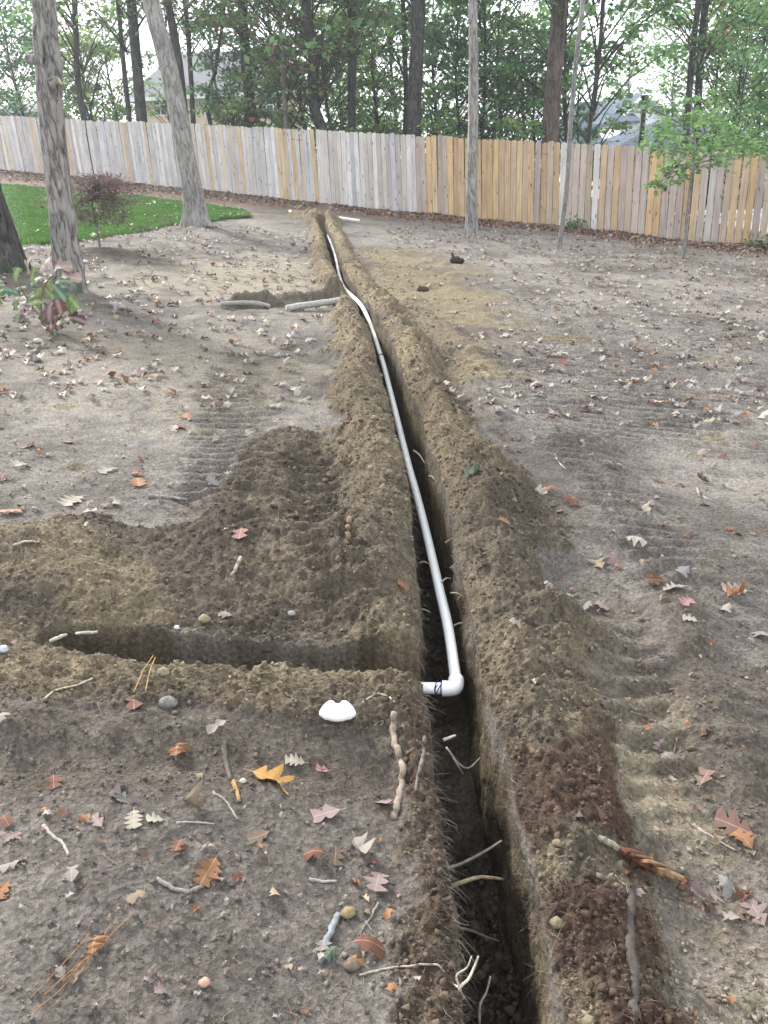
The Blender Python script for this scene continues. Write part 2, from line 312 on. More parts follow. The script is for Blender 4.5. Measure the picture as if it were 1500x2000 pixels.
class NT:
    def __init__(s, name):
        s.m = bpy.data.materials.new(name); s.m.use_nodes = True; s.t = s.m.node_tree; s.t.nodes.clear()
        s.out = s.n('OutputMaterial')
    def n(s, t, **kw):
        nd = s.t.nodes.new('ShaderNode'+t)
        for k, v in kw.items():
            if k.startswith('i_'): nd.inputs[k[2:].replace('_', ' ')].default_value = v
            else: setattr(nd, k, v)
        return nd
    def l(s, a, b): s.t.links.new(a, b)
    def pos(s, scale=(1, 1, 1), obj=True):
        tc = s.n('TexCoord'); mp = s.n('Mapping'); mp.inputs['Scale'].default_value = scale
        s.l(tc.outputs['Object'], mp.inputs[0]); return mp.outputs[0]
    def noise(s, vec, scale, detail=4, rough=.55):
        nd = s.n('TexNoise'); nd.inputs['Scale'].default_value = scale; nd.inputs['Detail'].default_value = detail; nd.inputs['Roughness'].default_value = rough
        if vec is not None: s.l(vec, nd.inputs['Vector'])
        return nd.outputs['Fac']
    def ramp(s, fac, stops):
        r = s.n('ValToRGB'); e = r.color_ramp.elements
        while len(e) < len(stops): e.new(.5)
        for q, (p, c) in zip(e, stops): q.position = p; q.color = (c, c, c, 1) if not hasattr(c, '__len__') else (*c, 1)
        s.l(fac, r.inputs[0]); return r.outputs[0]
    def mix(s, fac, a, b, mode='MIX'):
        m = s.n('Mix'); m.data_type = 'RGBA'; m.blend_type = mode
        for sock, v in ((0, fac), (6, a), (7, b)):
            if isinstance(v, (int, float)): m.inputs[sock].default_value = v
            elif isinstance(v, tuple): m.inputs[sock].default_value = (*v, 1)
            else: s.l(v, m.inputs[sock])
        return m.outputs[2]
    def math(s, op, a, b=0.0):
        m = s.n('Math'); m.operation = op
        for i, v in enumerate((a, b)):
            if isinstance(v, (int, float)): m.inputs[i].default_value = v
            else: s.l(v, m.inputs[i])
        return m.outputs[0]
    def bump(s, h, dist, strength=1.0, prev=None):
        b = s.n('Bump'); b.inputs['Distance'].default_value = dist; b.inputs['Strength'].default_value = strength; s.l(h, b.inputs['Height'])
        if prev is not None: s.l(prev, b.inputs['Normal'])
        return b.outputs[0]
    def finish(s, color, rough=.9, normal=None, spec=.2, **kw):
        p = s.n('BsdfPrincipled')
        if isinstance(color, tuple): p.inputs['Base Color'].default_value = (*color, 1)
        else: s.l(color, p.inputs['Base Color'])
        if isinstance(rough, (int, float)): p.inputs['Roughness'].default_value = rough
        else: s.l(rough, p.inputs['Roughness'])
        p.inputs['Specular IOR Level'].default_value = spec
        for k, v in kw.items(): p.inputs[k.replace('_', ' ')].default_value = v
        if normal is not None: s.l(normal, p.inputs['Normal'])
        s.l(p.outputs[0], s.out.inputs[0]); return s.m

def mat_soil():
    t = NT('soil'); v = t.pos(); a = t.n('Attribute', attribute_name='Col').outputs['Color']
    f1 = t.noise(v, 70, 5, .7); f2 = t.noise(v, 260, 3, .6)
    vo = t.n('TexVoronoi'); vo.inputs['Scale'].default_value = 95; t.l(v, vo.inputs['Vector'])
    vo2 = t.n('TexVoronoi'); vo2.inputs['Scale'].default_value = 38; t.l(v, vo2.inputs['Vector'])
    k = t.ramp(f1, [(.25, .55), (.5, 1.0), (.78, 1.5)])
    c = t.mix(1.0, a, k, 'MULTIPLY')
    k2 = t.ramp(vo.outputs['Color'], [(.1, .66), (.5, 1.0), (.9, 1.32)]); c = t.mix(.85, c, k2, 'MULTIPLY')
    k3 = t.ramp(f2, [(.35, .75), (.66, 1.05), (.78, 1.9)]); c = t.mix(.75, c, k3, 'MULTIPLY')
    n = t.bump(vo2.outputs['Distance'], .008, .4)
    n = t.bump(f1, .014, .8, n); n = t.bump(vo.outputs['Distance'], .005, .6, n); n = t.bump(f2, .004, .7, n)
    return t.finish(c, .95, n, .12)
def mat_attr(name, rough=.9, bump_s=0, bump_d=.003, spec=.15):
    t = NT(name); a = t.n('Attribute', attribute_name='Col').outputs['Color']
    v = t.pos(); f = t.noise(v, bump_s or 60, 3, .6); c = t.mix(.6, a, t.ramp(f, [(.3, .7), (.7, 1.3)]), 'MULTIPLY')
    return t.finish(c, rough, t.bump(f, bump_d, .8) if bump_s else None, spec)
def mat_leaf(name, trans=.35, obj=False, veins=False):
    t = NT(name)
    if obj: a = t.n('ObjectInfo').outputs['Color']
    else: a = t.n('Attribute', attribute_name='Col').outputs['Color']
    nm = None
    if obj:
        f = t.noise(t.pos(), 45, 4, .6); a = t.mix(.7, a, t.ramp(f, [(.3, .62), (.55, 1.0), (.75, 1.25)]), 'MULTIPLY')
        nm = t.bump(f, .004, .6)
        sx = t.n('SeparateXYZ'); t.l(t.n('TexCoord').outputs['Object'], sx.inputs[0]); ax = t.math('ABSOLUTE', sx.outputs[0])
        vein = t.ramp(ax, [(.008, .55), (.022, 0.0)]); a = t.mix(vein, a, t.mix(.5, a, (.6, .5, .38)))
    p = t.n('BsdfPrincipled'); t.l(a, p.inputs['Base Color']); p.inputs['Roughness'].default_value = .6; p.inputs['Specular IOR Level'].default_value = .25
    if nm is not None: t.l(nm, p.inputs['Normal'])
    tr = t.n('BsdfTranslucent'); t.l(a, tr.inputs[0]); ms = t.n('MixShader'); ms.inputs[0].default_value = trans
    t.l(p.outputs[0], ms.inputs[1]); t.l(tr.outputs[0], ms.inputs[2]); t.l(ms.outputs[0], t.out.inputs[0]); return t.m
def mat_bark(name, light, darkc, scale=1.0, lichen=.0, depth=.03, moss=0.0):
    t = NT(name); v = t.pos((9*scale, 9*scale, 1.9*scale)); v2 = t.pos()
    wv = t.n('Mix'); wv.data_type = 'VECTOR'; wv.inputs[0].default_value = .18; nz = t.n('TexNoise'); nz.inputs['Scale'].default_value = 3.0; t.l(v2, nz.inputs['Vector'])
    t.l(v, wv.inputs[4]); t.l(nz.outputs['Color'], wv.inputs[5]); wv = wv.outputs[1]
    w1 = t.noise(wv, 3.0, 6, .7); w2 = t.noise(wv, 1.7, 4, .6)
    cr = t.ramp(t.math('ABSOLUTE', t.math('SUBTRACT', w2, .5)), [(.0, 0.0), (.07, 1.0)])
    h = t.math('ADD', t.math('MULTIPLY', w1, .95), t.math('MULTIPLY', cr, .35))
    c = t.mix(t.ramp(h, [(.38, 0.0), (.85, 1.0)]), darkc, light)
    blot = t.noise(v2, 2.3, 4, .6); c = t.mix(.7, c, t.ramp(blot, [(.3, .62), (.7, 1.3)]), 'MULTIPLY')
    if lichen:
        lf = t.ramp(t.noise(v2, 7, 5, .7), [(.55, 0.0), (.66, lichen)]); c = t.mix(lf, c, (.28, .30, .27))
    if moss:
        sx = t.n('SeparateXYZ'); t.l(t.n('TexCoord').outputs['Object'], sx.inputs[0])
        mf = t.math('MULTIPLY', t.ramp(sx.outputs[2], [(.0, 1.0), (.22, 0.0)]), t.ramp(t.noise(v2, 11, 3), [(.45, 0.0), (.6, moss)])); c = t.mix(mf, c, (.06, .10, .035))
    n = t.bump(h, depth, .9); n = t.bump(t.noise(v2, 60, 4, .7), .006, .6, n)
    return t.finish(c, .92, n, .15)
def mat_stick(name):
    t = NT(name); a = t.n('ObjectInfo').outputs['Color']; v = t.pos()
    f = t.noise(v, 55, 5, .7); c = t.mix(.9, a, t.ramp(f, [(.3, .45), (.52, 1.0), (.75, 1.45)]), 'MULTIPLY')
    return t.finish(c, .85, t.bump(f, .004, .8), .2)
def mat_picket():
    t = NT('picket_wood'); oi = t.n('ObjectInfo'); tc = t.n('TexCoord')
    add = t.n('VectorMath'); add.operation = 'ADD'; t.l(tc.outputs['Object'], add.inputs[0])
    cmb = t.n('CombineXYZ'); t.l(t.math('MULTIPLY', oi.outputs['Random'], 37.0), cmb.inputs[2]); t.l(t.math('MULTIPLY', oi.outputs['Random'], 91.0), cmb.inputs[0]); t.l(cmb.outputs[0], add.inputs[1])
    mp = t.n('Mapping'); mp.inputs['Scale'].default_value = (22, 22, .9); t.l(add.outputs[0], mp.inputs[0])
    g = t.noise(mp.outputs[0], 2.0, 5, .6)
    c = t.mix(.85, oi.outputs['Color'], t.ramp(g, [(.28, .62), (.5, 1.0), (.75, 1.22)]), 'MULTIPLY')
    mp2 = t.n('Mapping'); mp2.inputs['Scale'].default_value = (9, 9, 3.2); t.l(add.outputs[0], mp2.inputs[0])
    vo = t.n('TexVoronoi'); vo.inputs['Scale'].default_value = 1.0; t.l(mp2.outputs[0], vo.inputs['Vector'])
    kn = t.ramp(vo.outputs['Distance'], [(.09, .85), (.17, 0.0)])
    c = t.mix(kn, c, (.16, .085, .045))
    st = t.noise(add.outputs[0], 1.7, 3, .6); c = t.mix(.6, c, t.ramp(st, [(.3, .75), (.7, 1.2)]), 'MULTIPLY')
    return t.finish(c, .85, t.bump(g, .004, .6), .15)
def mat_plain(name, col, rough=.8, var=.15, scale=8, spec=.2, bump=0):
    t = NT(name); f = t.noise(t.pos(), scale, 4, .6); c = t.mix(1.0, tuple(col), t.ramp(f, [(.25, 1-var), (.75, 1+var)]), 'MULTIPLY')
    return t.finish(c, rough, t.bump(f, bump, .7) if bump else None, spec)
def mat_pvc():
    t = NT('white_pvc'); v = t.pos(); f = t.noise(v, 14, 5, .7); f2 = t.noise(v, 90, 3, .6)
    d = t.ramp(f, [(.56, 0.0), (.76, .35)]); c = t.mix(d, (.90, .915, .92), (.66, .63, .57))
    c = t.mix(t.ramp(f2, [(.68, 0.0), (.74, .7)]), c, (.2, .17, .13))
    return t.finish(c, .38, None, .45)
def mat_shingle():
    t = NT('roof_shingle'); tc = t.n('TexCoord'); br = t.n('TexBrick'); t.l(tc.outputs['UV'], br.inputs[0])
    br.inputs['Scale'].default_value = 1.0; br.inputs['Color1'].default_value = (.075, .098, .125, 1); br.inputs['Color2'].default_value = (.105, .13, .16, 1)
    br.inputs['Mortar'].default_value = (.04, .05, .065, 1); br.inputs['Mortar Size'].default_value = .014; br.inputs['Brick Width'].default_value = .5; br.inputs['Row Height'].default_value = .2
    return t.finish(br.outputs[0], .9, t.bump(br.outputs['Fac'], .02, -.6), .1)

M = dict(soil=mat_soil(), leafy=mat_leaf('tree_leaves', .42), fallen=mat_leaf('fallen_leaf', .2, obj=True), litter=mat_leaf('leaf_litter', .15),
         clod=mat_attr('soil_clod', .95, 90, .004), fibre=mat_attr('root_fibre', .9), grass=mat_leaf('grass_blade', .3),
         bark_grey=mat_bark('grey_bark', (.30, .28, .257), (.055, .048, .042), 1.0, .35, .03, .8), bark_pale=mat_bark('pale_bark', (.32, .305, .285), (.10, .09, .08), 1.25, .5, .022),
         bark_dark=mat_bark('dark_bark', (.085, .078, .074), (.016, .0145, .0145), .9, .25, .04, .5), bark_far=mat_bark('brown_bark', (.085, .074, .068), (.02, .018, .017), .7, .15, .03),
         bark_red=mat_bark('reddish_bark', (.13, .098, .083), (.035, .026, .022), .7, .1, .03), bark_smooth=mat_bark('smooth_bark', (.24, .232, .218), (.10, .093, .087), 1.8, .6, .008),
         stick=mat_stick('stick_bark'), picket=mat_picket(), rail=mat_plain('rail_wood', (.22, .16, .10), .85), pvc=mat_pvc(),
         purple=mat_plain('purple_primer', (.055, .028, .20), .5, .25, 40), black=mat_plain('black_metal', (.012, .013, .016), .5, .2, 20, .4),
         stone=mat_attr('stone', .8, 30, .004), cream=mat_plain('cream_wall', (.68, .56, .42), .9, .06, 3), white=mat_plain('white_trim', (.80, .81, .82), .6, .05, 5),
         roofgrey=mat_plain('grey_roof', (.15, .15, .16), .9, .18, 25), shingle=mat_shingle(), glass=mat_plain('window_glass', (.05, .07, .08), .12, .2, 2, .6),
         concrete=mat_plain('pale_concrete', (.62, .60, .56), .9, .1, 6), poolwater=mat_plain('pool_water', (.10, .42, .50), .08, .12, 4, .5))

# ------------------------------------------------------------------ ground
def build_ground():
    ys = list(np.arange(-4, .72, .06)); y = .74
    while y < 34:
        ys.append(y); k = .0041
        if 2.0 < y < 2.75: k = .0026
        y += k*max(y, .8)
    while y < 500: ys.append(y); y *= 1.09
    ys = np.array(ys, np.float32); R = len(ys)
    bn = .5*np.linspace(0, 1, 72)**1.45
    to = np.linspace(0, 1, 226)[1:]**1.25
    tf = np.linspace(0, 1, 12)[1:]**3
    E = .6*np.maximum(ys, 0)+2.0
    bo = np.concatenate([np.repeat(bn[None], R, 0), .5+(E[:, None]-.5)*to[None], E[:, None]+500*tf[None]], 1)   # R x nb
    X = xc(ys)[:, None]; Wd = tw(ys)[:, None]
    xl = (X-Wd/2-bo)[:, ::-1]; xr = X+Wd/2+bo
    yy = np.repeat(ys[:, None], bo.shape[1], 1)
    zl, fl = field(xl, yy); zr, fr = field(xr, yy)
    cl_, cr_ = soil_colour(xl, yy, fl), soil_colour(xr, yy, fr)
    # trench walls and floor
    nw, nf = 30, 20
    s = np.linspace(0, 1, nw+1)[1:-1][None]
    zL, zR = zl[:, -1:], zr[:, :1]
    plane = GX*X+GY*ys[:, None]; dep = tdepth(ys)[:, None]
    dep = dep*(1+.08*n2(ys*2.3, ys*0, 131)[:, None])
    zf = np.minimum(plane-dep, np.minimum(zL, zR)-.0)
    def wall(side, ztop):
        zz = ztop+(zf-ztop)*s; yyw = np.repeat(ys[:, None], s.shape[1], 1)
        q = dep/.44
        nz = .016*fbm(yyw*5, zz*5+side*7, 3, 141)+.007*n2(yyw*34, zz*34, 143+side)+.004*n2(yyw*80, zz*80, 149+side)
        nz = nz*np.sin(np.clip(s*math.pi*1.05, 0, math.pi))**.35*np.minimum(q, 1)
        inset = (.012+.012*n2(ys*1.9, ys*0+side, 151)[:, None])*s-.010*np.sin(s*math.pi)
        sl = (np.interp(ys, [1, 2, 3, 5], [.036, .032, .018, .008])[:, None]*s**.55 if side > 0 else 0)
        xx = X+side*(Wd/2-inset-nz-sl)
        # colour by depth: grey fibrous topsoil, brown below, darker towards the foot
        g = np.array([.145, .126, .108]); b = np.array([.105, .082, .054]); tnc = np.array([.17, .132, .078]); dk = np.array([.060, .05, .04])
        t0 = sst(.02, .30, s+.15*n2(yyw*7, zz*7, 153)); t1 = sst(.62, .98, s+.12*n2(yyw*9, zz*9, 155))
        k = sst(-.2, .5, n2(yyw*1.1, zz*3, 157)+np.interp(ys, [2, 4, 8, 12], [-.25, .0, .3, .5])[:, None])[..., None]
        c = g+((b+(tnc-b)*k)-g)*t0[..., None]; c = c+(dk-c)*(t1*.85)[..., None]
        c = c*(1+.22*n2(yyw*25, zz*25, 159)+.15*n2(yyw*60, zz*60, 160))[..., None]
        return xx, yyw, zz, np.clip(c, .01, .8)
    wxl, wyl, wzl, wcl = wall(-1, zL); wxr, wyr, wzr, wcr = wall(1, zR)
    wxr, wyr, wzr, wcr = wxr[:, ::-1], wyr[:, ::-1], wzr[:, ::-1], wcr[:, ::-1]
    sf = np.linspace(0, 1, nf)[None]
    fx = wxl[:, -1:]+(wxr[:, :1]-wxl[:, -1:])*sf; fy = np.repeat(ys[:, None], nf, 1)
    fz = zf+.018*np.abs(fbm(fx*9, fy*9, 3, 161))+.008*np.abs(n2(fx*40, fy*40, 163))+.035*(np.abs(sf-.5)*2)**4
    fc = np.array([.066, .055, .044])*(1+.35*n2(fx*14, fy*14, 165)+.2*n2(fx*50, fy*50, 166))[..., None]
    q = np.clip(1-dep/.44, 0, 1)
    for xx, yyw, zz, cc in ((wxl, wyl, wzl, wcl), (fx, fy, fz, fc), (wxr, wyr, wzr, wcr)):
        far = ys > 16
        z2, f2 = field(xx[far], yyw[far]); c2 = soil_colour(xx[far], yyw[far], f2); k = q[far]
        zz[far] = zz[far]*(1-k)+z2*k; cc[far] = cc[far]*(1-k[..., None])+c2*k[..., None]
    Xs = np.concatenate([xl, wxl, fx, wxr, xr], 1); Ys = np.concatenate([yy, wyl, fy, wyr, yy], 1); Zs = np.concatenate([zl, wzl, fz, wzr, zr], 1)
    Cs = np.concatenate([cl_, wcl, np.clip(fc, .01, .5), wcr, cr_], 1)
    n = Xs.shape[1]; i = np.arange(R-1)[:, None]*n+np.arange(n-1)[None]
    f = np.stack([i, i+1, i+n+1, i+n], -1).reshape(-1, 4)
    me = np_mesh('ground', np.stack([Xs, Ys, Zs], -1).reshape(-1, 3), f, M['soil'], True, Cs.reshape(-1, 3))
    print('ground', R, n, R*n)
    return tagk(link('ground', me), 'structure')
build_ground()

# ------------------------------------------------------------------ pool, lawn (setting)
def build_pool():
    z = GX*9.5+GY*23+.05
    mb = MB(); mb.box((14.5, 24, z-.25), (9.6, 11, .5)); tagk(mb.obj('pool_deck', M['concrete']), 'structure')
    mb = MB(); mb.box((14.6, 23.4, z+.08), (7.2, 6.6, .03)); tagk(mb.obj('pool_water', M['poolwater']), 'structure')
    mb = MB()
    for a, b, c, d in ((14.6, 20.0, 7.6, .25), (14.6, 26.8, 7.6, .25)): mb.box((a, b, z+.07), (c, d, .16))
    for a in (10.85, 18.35): mb.box((a, 23.4, z+.07), (.25, 6.5, .158))
    tag(mb.obj('pool_coping', M['white']), 'white stone coping round the blue pool behind the fence', 'pool edge')
build_pool()
LAWN_LO = [W(-900, 495), W(-300, 492), W(30, 482), W(100, 479), W(160, 472), W(245, 459), W(330, 446), W(400, 437), W(455, 430), W(487, 424)]
LAWN_UP = [W(-900, 345), W(-300, 356), W(0, 361), W(60, 366), W(120, 372), W(250, 384), W(330, 393), W(410, 403), W(460, 412), W(487, 421)]
def build_lawn():
    A = np.array([tuple(p)[:2] for p in smooth_path([(a, b, 0) for a, b in LAWN_LO], 16)]); B = np.array([tuple(p)[:2] for p in smooth_path([(a, b, 0) for a, b in LAWN_UP], 16)])
    n, m = len(A), 50; t = np.linspace(0, 1, m)[None, :, None]
    G = A[:, None]*(1-t)+B[:, None]*t
    G[:, :, 1] += .10*fbm(G[:, :, 0]*4, G[:, :, 1]*4, 3, 201)*(np.minimum(t[..., 0], 1-t[..., 0]) < .03)
    z = hza(G[..., 0].ravel(), G[..., 1].ravel()).reshape(n, m)
    e = np.minimum(np.minimum(t[..., 0], 1-t[..., 0])*m/1.5, 1)*np.minimum(np.arange(n)[::-1][:, None]/2, 1)
    z = z-.02+.055*e
    i = np.arange(n-1)[:, None]*m+np.arange(m-1)[None]; f = np.stack([i, i+m, i+m+1, i+1], -1).reshape(-1, 4)
    me = np_mesh('lawn', np.dstack([G, z]).reshape(-1, 3), f, mat_plain('turf', (.04, .085, .022), .95, .35, 14, .1, .02), True)
    tagk(link('lawn', me), 'structure')
    N = 70000; a = rng.random(N)**.8*(n-1.01); b = np.clip(rng.random(N), .004, .996)
    ia = a.astype(int); fa = (a-ia)[:, None]
    P0 = (A[ia]*(1-fa)+A[ia+1]*fa); P1 = (B[ia]*(1-fa)+B[ia+1]*fa); P = P0*(1-b[:, None])+P1*b[:, None]
    zz = hza(P[:, 0], P[:, 1])+.02
    h = .035+.035*rng.random(N); w = .008+.012*rng.random(N); th = rng.random(N)*6.28; le = rng.normal(0, .02, (N, 2))
    base = np.column_stack([P, zz]); d = np.column_stack([np.cos(th)*w, np.sin(th)*w, np.zeros(N)])
    tip = base+np.column_stack([le, h])
    v = np.stack([base-d, base+d, tip], 1).reshape(-1, 3); f = np.arange(3*N).reshape(-1, 3)
    k = .75+.5*rng.random(N)+.18*n2(P[:, 0]*2, P[:, 1]*2, 203); c = np.column_stack([.07*k*(1+.5*rng.random(N)), .19*k, .038*k])
    me = np_mesh('grass', v, f, M['grass'], False, np.repeat(c, 3, 0)); tagk(link('grass', me), 'stuff')
    return A, B
LA, LB = build_lawn()

# ------------------------------------------------------------------ the fence
def picket_mesh(w, h, ear, th=.017):
    o = [(-w/2, 0), (w/2, 0), (w/2, h-ear), (w/2-ear*.45, h-ear*.28), (w/2-ear*1.1, h), (-w/2+ear*1.1, h), (-w/2+ear*.45, h-ear*.28), (-w/2, h-ear)]
    n = len(o); v = [(a, -th/2, b) for a, b in o]+[(a, th/2, b) for a, b in o]
    f = [tuple(range(n)), tuple(range(2*n-1, n-1, -1))]+[(i, i+n, (i+1) % n+n, (i+1) % n) for i in range(n)]
    mb = MB().add(v, f); return mb.mesh('picket', M['picket'])
PK = [picket_mesh(w, 1.83, e) for w, e in ((.139, .034), (.137, .03), (.140, .037), (.136, .033))]
PAL_W = [tuple(c*.93 for c in q) for q in [(.60, .565, .535), (.66, .62, .60), (.52, .51, .52), (.56, .51, .46), (.60, .50, .385), (.60, .45, .28), (.49, .445, .42), (.60, .55, .50), (.55, .495, .445)]]
PAL_T = [tuple(c*.98 for c in q) for q in [(.54, .39, .235), (.49, .36, .24), (.43, .345, .305), (.56, .385, .21), (.48, .40, .345), (.46, .37, .28), (.50, .345, .21), (.42, .34, .265)]]
def build_fence():
    pts = [Vector((a, b)) for a, b in FLINE]; seg = []; L = 0
    for a, b in zip(pts[:-1], pts[1:]): seg.append((L, a, b, (b-a).length)); L += (b-a).length
    def ev(s):
        for l0, a, b, ln in seg:
            if s <= l0+ln or (l0, a) == seg[-1][:2]: return a+(b-a)*((s-l0)/ln), (b-a).normalized()
    split = next(s/50 for s in range(int(L*50)) if ev(s/50)[0].x > 1.18)
    fa = empty('picket_fence', (ev(split/2)[0].x, ev(split/2)[0].y, 0), 'weathered pale grey wooden picket fence behind the lawn, left stretch', 'fence', 'dog eared picket fences at the back of the yard')
    fb = empty('picket_fence', (ev((split+L)/2)[0].x, ev((split+L)/2)[0].y, 0), 'newer tan orange wooden picket fence on the right, gaps showing between its boards', 'fence', 'dog eared picket fences at the back of the yard')
    s = 0.0; r = random.Random(3); k = 0
    while s < L:
        p, d = ev(s); left = s < split; fe = fa if left else fb
        o = link('picket', r.choice(PK), fe)
        z = hz(p.x, p.y)+.025+r.uniform(-.012, .012)-.02*(not left)
        o.matrix_parent_inverse = Matrix.Identity(4)
        o.location = (p.x-fe.location.x, p.y-fe.location.y, z); ang = math.atan2(d.y, d.x)
        o.rotation_euler = (r.gauss(0, .006), r.gauss(0, .006), ang+r.gauss(0, .012)); o.scale = (1, 1, 1+r.gauss(0, .004))
        if left:
            c = r.choice(PAL_W[:4]*2+PAL_W if s > split*.3 else PAL_W[3:])
        else: c = r.choice(PAL_T if r.random() < .94 or s < split+3 else PAL_W)
        q = r.uniform(.86, 1.1); o.color = (c[0]*q, c[1]*q, c[2]*q, 1)
        s += r.uniform(.1435, .1475) if left else r.uniform(.146, .154)+min(.012, (s-split)*.0012)
    s = .3
    while s < L-.2:
        e = min(s+2.4, L-.05); p, d = ev(s); q, _ = ev(e); fe = fa if s < split else fb; n = Vector((-d.y, d.x))
        zp, zq = hz(p.x, p.y), hz(q.x, q.y); O = fe.location
        mb = MB(); pp = p+n*.1; mb.box((pp.x-O.x, pp.y-O.y, zp+.85), (.09, .09, 1.75), math.atan2(d.y, d.x)); mb.obj('post', M['rail'], fe)
        for h in (.28, .95, 1.58):
            mb = MB(); a = p+n*.033; b = q+n*.033
            mb.tube([(a.x-O.x, a.y-O.y, zp+h), (b.x-O.x, b.y-O.y, zq+h)], .032, 4); mb.obj('rail', M['rail'], fe)
        s += 2.4
build_fence()

# ------------------------------------------------------------------ leaves
def leaf_shape(n=4, L=1.0, Wd=.36, sinus=.38, curl=.0, bend=.0, fold=.1, seed=0, stem=.18, coarse=False):
    """lobed oak leaf, stalk at the origin, lying in XY along +Y"""
    r = random.Random(seed); prof = [(.0, 0.0), (.5, 1.0)] if coarse else [(.0, 0.0), (.28, .62), (.52, 1.0), (.78, .55)]
    ts = []; 
    for i in range(n):
        for a, q in prof: ts.append(((i+a)/n, q))
    ts.append((1.0, 0.0)); k = len(ts)-1; lo = []; ro = []; mid = []
    lob = {sg: [r.uniform(.8, 1.2) for _ in range(n+1)] for sg in (-1, 1)}
    for i, (t, q) in enumerate(ts):
        y = stem+t*(1-stem); env = Wd*(math.sin(math.pi*(.10+.74*t))**.9)*(1.0 if t < .98 else .3)
        for lst, sg in ((lo, -1), (ro, 1)):
            w = env*(sinus+(1-sinus)*q)*lob[sg][min(n, int(t*n-1e-6) if t > 0 else 0)]
            if i == 0: w = .025
            lst.append((sg*w, y+.10*q*(.5+.5*t)+r.uniform(-.012, .012)+(.03*sg if 0 < i < k else 0)))
        mid.append((.02*math.sin(5*t+seed), y))
    def z(x, y): return curl*x*x*4-bend*(y-.45)**2+fold*abs(x)+.06*math.sin(7*y+seed)*abs(x)*2+.10*math.sin(11*y+2*seed)*x
    pts = mid+lo+ro; v = [(x*L, y*L, z(x, y)*L) for x, y in pts]; m = k+1; f = []
    for i in range(k):
        f.append((i, i+1, m+i+1, m+i)); f.append((i+1, i, 2*m+i, 2*m+i+1))
    o = len(v); v += [(-.008*L, 0, z(0, 0)*L), (.008*L, 0, z(0, 0)*L), (.008*L, stem*L*1.05, z(0, stem)*L), (-.008*L, stem*L*1.05, z(0, stem)*L)]; f.append((o, o+1, o+2, o+3))
    return v, f
def scatter(tv, tf, P, R, S, C):
    """copies of one small quad mesh: P (n,3), R (n,3,3), S (n,), C (n,3)"""
    tv = np.asarray(tv, np.float32); tf = np.asarray(tf, np.int32); n = len(P)
    v = np.einsum('nij,vj->nvi', R, tv)*S[:, None, None]+P[:, None]
    f = tf[None]+(np.arange(n)*len(tv))[:, None, None]
    return v.reshape(-1, 3), f.reshape(-1, tf.shape[1]), np.repeat(C, len(tv), 0)
def rot_rand(n, tilt, r=rng):
    th = r.random(n)*2*math.pi; ax = r.random(n)*2*math.pi; al = r.normal(0, tilt, n)
    ux, uy = np.cos(ax), np.sin(ax); c, s = np.cos(al), np.sin(al); C1 = 1-c
    T = np.zeros((n, 3, 3)); T[:, 0, 0] = c+ux*ux*C1; T[:, 0, 1] = ux*uy*C1; T[:, 0, 2] = uy*s; T[:, 1, 0] = ux*uy*C1; T[:, 1, 1] = c+uy*uy*C1; T[:, 1, 2] = -ux*s; T[:, 2, 0] = -uy*s; T[:, 2, 1] = ux*s; T[:, 2, 2] = c
    Z = np.zeros((n, 3, 3)); Z[:, 0, 0] = np.cos(th); Z[:, 0, 1] = -np.sin(th); Z[:, 1, 0] = np.sin(th); Z[:, 1, 1] = np.cos(th); Z[:, 2, 2] = 1
    return T@Z
class Acc:
    def __init__(s): s.v = []; s.f = []; s.c = []; s.n = 0
    def add(s, v, f, c): s.v.append(v); s.f.append(f+s.n); s.c.append(c); s.n += len(v)
    def mesh(s, name, mat, smooth=False): return np_mesh(name, np.concatenate(s.v), np.concatenate(s.f), mat, smooth, np.concatenate(s.c))

# ------------------------------------------------------------------ trees
PAL0 = dict(green=[(.075, .125, .045), (.06, .11, .05), (.09, .14, .045)], deep=[(.05, .095, .05), (.045, .08, .045), (.06, .11, .05)],
           yellow=[(.11, .14, .045), (.14, .15, .045), (.085, .13, .05)], mixed=[(.08, .125, .05), (.075, .12, .05), (.10, .12, .05), (.085, .125, .045), (.07, .12, .045), (.075, .125, .045), (.15, .07, .045)],
           rust=[(.13, .09, .05), (.15, .075, .06), (.12, .12, .05), (.09, .125, .05), (.085, .125, .05), (.09, .13, .05)], light=[(.11, .16, .065), (.09, .145, .07), (.12, .165, .06)])
PAL = {k: [(min(.34, q[0]*1.9), min(.36, q[1]*2.15), min(.3, q[2]*2.05)) if q[0] < q[1]*1.05 else tuple(c*1.7 for c in q) for q in v] for k, v in PAL0.items()}
LEAF4 = ([(0, 0, 0), (.36, .45, .07), (0, 1, 0), (-.36, .45, .07)], [(0, 1, 2, 3)])
LOB2 = leaf_shape(2, 1.0, .40, .42, fold=.12, seed=5, stem=.1)
def sprays(acc, tw_, centres, r, nper, size, pal, rg, tmpl=LEAF4, flat=.32, axis=None, droop=.5):
    for (cx, cy, cz) in centres:
        n = int(.8*nper*rg.uniform(.5, 1.25)); q = rg.normal(0, .5, (n, 3))*np.array([r, r, r*flat])*rg.uniform(.7, 1.25)
        P = np.array([cx, cy, cz])+q; P[:, 2] -= droop*.25*np.hypot(q[:, 0], q[:, 1])**2/max(r, .01)
        c = np.array(pal)[rg.integers(0, len(pal), n)]*rg.uniform(.7, 1.35, (n, 1)); c = c*rg.uniform(.85, 1.15)
        acc.add(*scatter(*tmpl, P, rot_rand(n, .75, rg), size*rg.uniform(.6, 1.3, n), c))
        if tw_ is not None:
            for _ in range(3):
                a = P[rg.integers(n)]; b = P[rg.integers(n)]; tw_.tube([(cx, cy, cz), ((cx+a[0])/2, (cy+a[1])/2, (cz+a[2])/2+.03), tuple(a)], [.012, .009, .004], 3, False)
